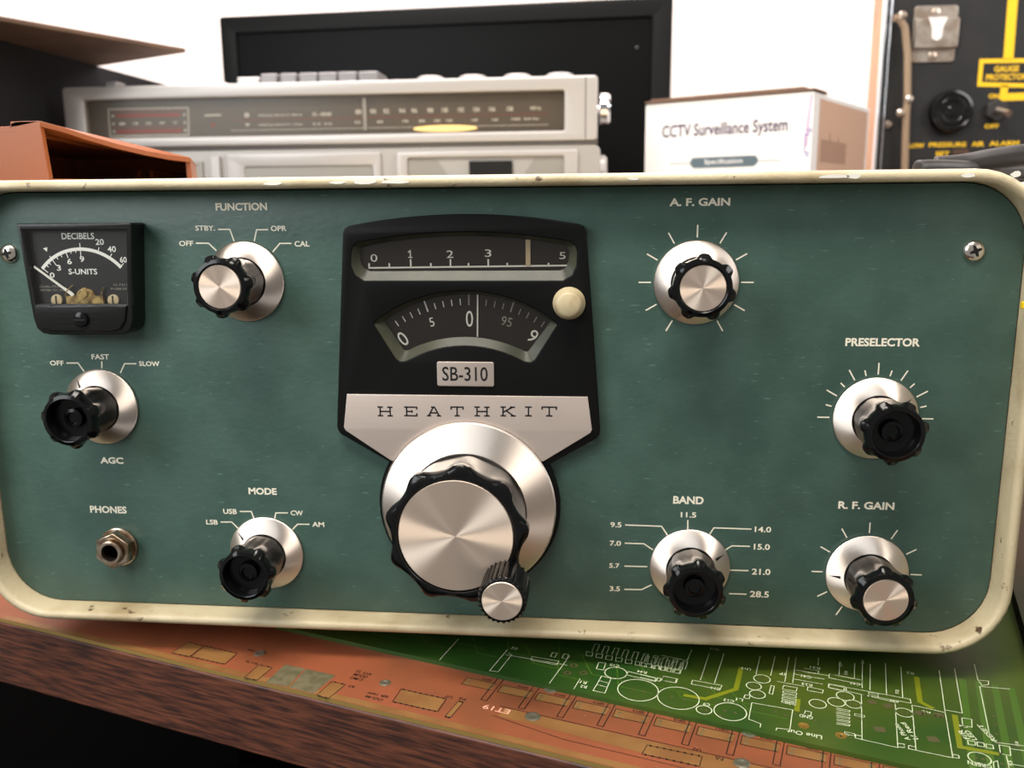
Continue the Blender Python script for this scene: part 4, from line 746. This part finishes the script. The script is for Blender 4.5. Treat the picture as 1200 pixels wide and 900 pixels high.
ys([(304.4, 235), (307, 107)], 8); ys([(287.6, 106.2), (287.6, 89.2), (326, 87.4), (326, 105.8), (287.6, 106.2)], 3.4)
ys([(306.2, 88), (306, 79.4), (345, 80)], 6); 
def yt(t, x, z, w, h): b.text(t, k(x, z), w * K, h * K, Fy, 1, bold=.03)
yt('GAUGE', 306.5, 100.2, 18, 4.4); yt('PROTECTOR', 307, 94.2, 30, 4.4); yt('ON', 299, 80.4, 7.4, 3.6); yt('OFF', 299.6, 58, 10.6, 3.4)
yt('LOW', 244.6, 44.2, 11.4, 3.5); yt('PRESSURE', 268, 44.6, 28, 3.5); yt('AIR', 290.6, 44.8, 9.4, 3.5); yt('ALARM', 310, 45, 22, 3.5); yt('SET', 264.8, 37.8, 10.5, 3.6)
cp('instrument_panel', b, ['case_black', 'legend_yellow'])
cp('set_window', MB().box(*[k(272, 0)[0], k(284, 0)[0]], Y0 + 3, Y0 + 4.2, k(0, 37)[1], k(0, 41)[1]), 'cardboard', bevel=.4)
# latch
b = MB().prism([k(*p) for p in rrect(235, 267, 106, 147, 2.6, 4)], Y0 + 2.2, Y0 + 4, 'y'); b.box(k(235.4, 0)[0], k(267, 0)[0], Y0 - 3, Y0 + 2.4, k(0, 116)[1], k(0, 137)[1])
lt = cp('latch', b, 'latch_steel', bevel=.5)
cp('latch_tongue', MB().prism([k(*p) for p in ((244.1, 137.5), (257.8, 137.5), (255, 130), (254.4, 122.6), (252, 120.8), (249.6, 120.8), (247.4, 122.6), (247, 130))], Y0 - 4.4, Y0 - 2.6, 'y'), 'latch_white', lt, bevel=.4)
for x, z in ((250.5, 142), (250.5, 110.6)):
    bb = MB().lathe([(3.8, 0), (3.5, 1.4), (2, 2), (.01, 2.1)], (*(k(x, z)[:1]), Y0 + 2.4, k(x, z)[1]), 24); cp('latch_screw', bb, 'latch_steel', lt)
kx, kz = k(267.4, 69.2); R = 18
bb = MB().lathe([(R, 0), (R, 5), (R - 1, 7), (R - 3, 7.6), (R - 4, 6.4), (R - 6, 6.2), (R - 7, 7.2), (R - 9, 7.2), (R - 10, 6), (5, 6), (4, 7), (.01, 7.1)], (kx, Y0 + 4, kz), 48); cp('alarm_buzzer', bb, 'black_plastic')
kx, kz = k(301, 69.6); hexp = [(kx + 9.4 * math.cos(math.radians(60 * i + 30)), kz + 9.4 * math.sin(math.radians(60 * i + 30))) for i in range(6)]
sw = cp('toggle_switch', MB().prism(hexp, Y0 - 1, Y0 + 4, 'y'), 'cable_grey', bevel=.6)
cp('switch_lever', MB().tube([(kx, Y0 - .5, kz), (kx + 2, Y0 - 8, kz - 2.2), (kx + 4, Y0 - 14, kz - 4.4)], [2.6, 2.4, 3], 14), 'latch_steel', sw)
pts = [k(*p) for p in ((218.5, 138), (223, 137), (227, 131), (230.5, 112), (233, 79), (233, 66), (235, 27), (238, -10))]
st = cp('lid_stay', MB().tube([(x, Y0 - 3.4, z) for x, z in pts], 3.1, 12), 'stay_tan')
for x, z in ((224.1, 139.3), (233.8, 78.2), (221.7, 60.2), (228, 68.2)):
    X, Z = k(x, z); cp('rivet', MB().lathe([(3.6, 0), (3.4, 2), (2, 3.6), (.01, 4)], (X, Y0 - 3 + (7 if x == 221.7 else -2), Z), 20), 'latch_steel')

# ================================================================ grey cabinet at the right, cables over it
gc = thing('instrument_cabinet', 'pale grey cabinet on a dark plinth close beside the right end of the receiver', 'cabinet', (270, 120, GZ))
ga = math.radians(72.4); gv = Vector((math.cos(ga), math.sin(ga), 0)); gu = Vector((gv.y, -gv.x, 0)); gO = Vector((146.6, -6.5, 0))
def gp(u, v): p = gO + gu * u + gv * v; return (p.x, p.y)
GTOP = 9.6
obj('cabinet_body', MB().prism([gp(.4, -42), gp(240, -42), gp(240, 250), gp(.4, 250)], GZ + 11, GTOP, 'z'), 'cabinet_grey', gc, ORG[gc.name], bevel=3)
obj('plinth', MB().prism([gp(3, -39), gp(236, -39), gp(236, 246), gp(3, 246)], GZ, GZ + 11.2, 'z'), 'plinth_dark', gc, ORG[gc.name])
def cable(name, label, pts, r, org):
    # smooth path
    P = [Vector(p) for p in pts]; out_ = []
    for i in range(len(P) - 1):
        p0, p1, p2, p3 = P[max(i - 1, 0)], P[i], P[i + 1], P[min(i + 2, len(P) - 1)]
        for j in range(8):
            t = j / 8; out_.append(.5 * ((2 * p1) + (-p0 + p2) * t + (2 * p0 - 5 * p1 + 4 * p2 - p3) * t * t + (-p0 + 3 * p1 - 3 * p2 + p3) * t ** 3))
    out_.append(P[-1]); tag(obj(name, MB().tube(out_, [r * (.35, .72, .92)[i] if i < 3 else r for i in range(len(out_))], 14), 'cable_grey', None, org), label, 'cable')
cable('power_cable', 'dark grey cable with a rounded end lying over the receiver top edge, lower of two', [(127.5, 85, 13.7), (130, 86, 13.8), (133, 87, 13.9), (138, 89, 13.9), (148, 94, 13.7), (160, 104, 13.6), (190, 130, 13.4), (250, 150, 13.4)], 3.6, (190, 110, 13))
cable('power_cable', 'thicker dark grey cable rising to the right over the cabinet, upper of two', [(139, 100, 14.9), (143, 100, 15), (152, 101, 15.8), (163, 100, 17.8), (176, 99, 19.4), (205, 100, 21.5), (240, 118, 17), (262, 150, 14.6)], 4.6, (200, 110, 14))
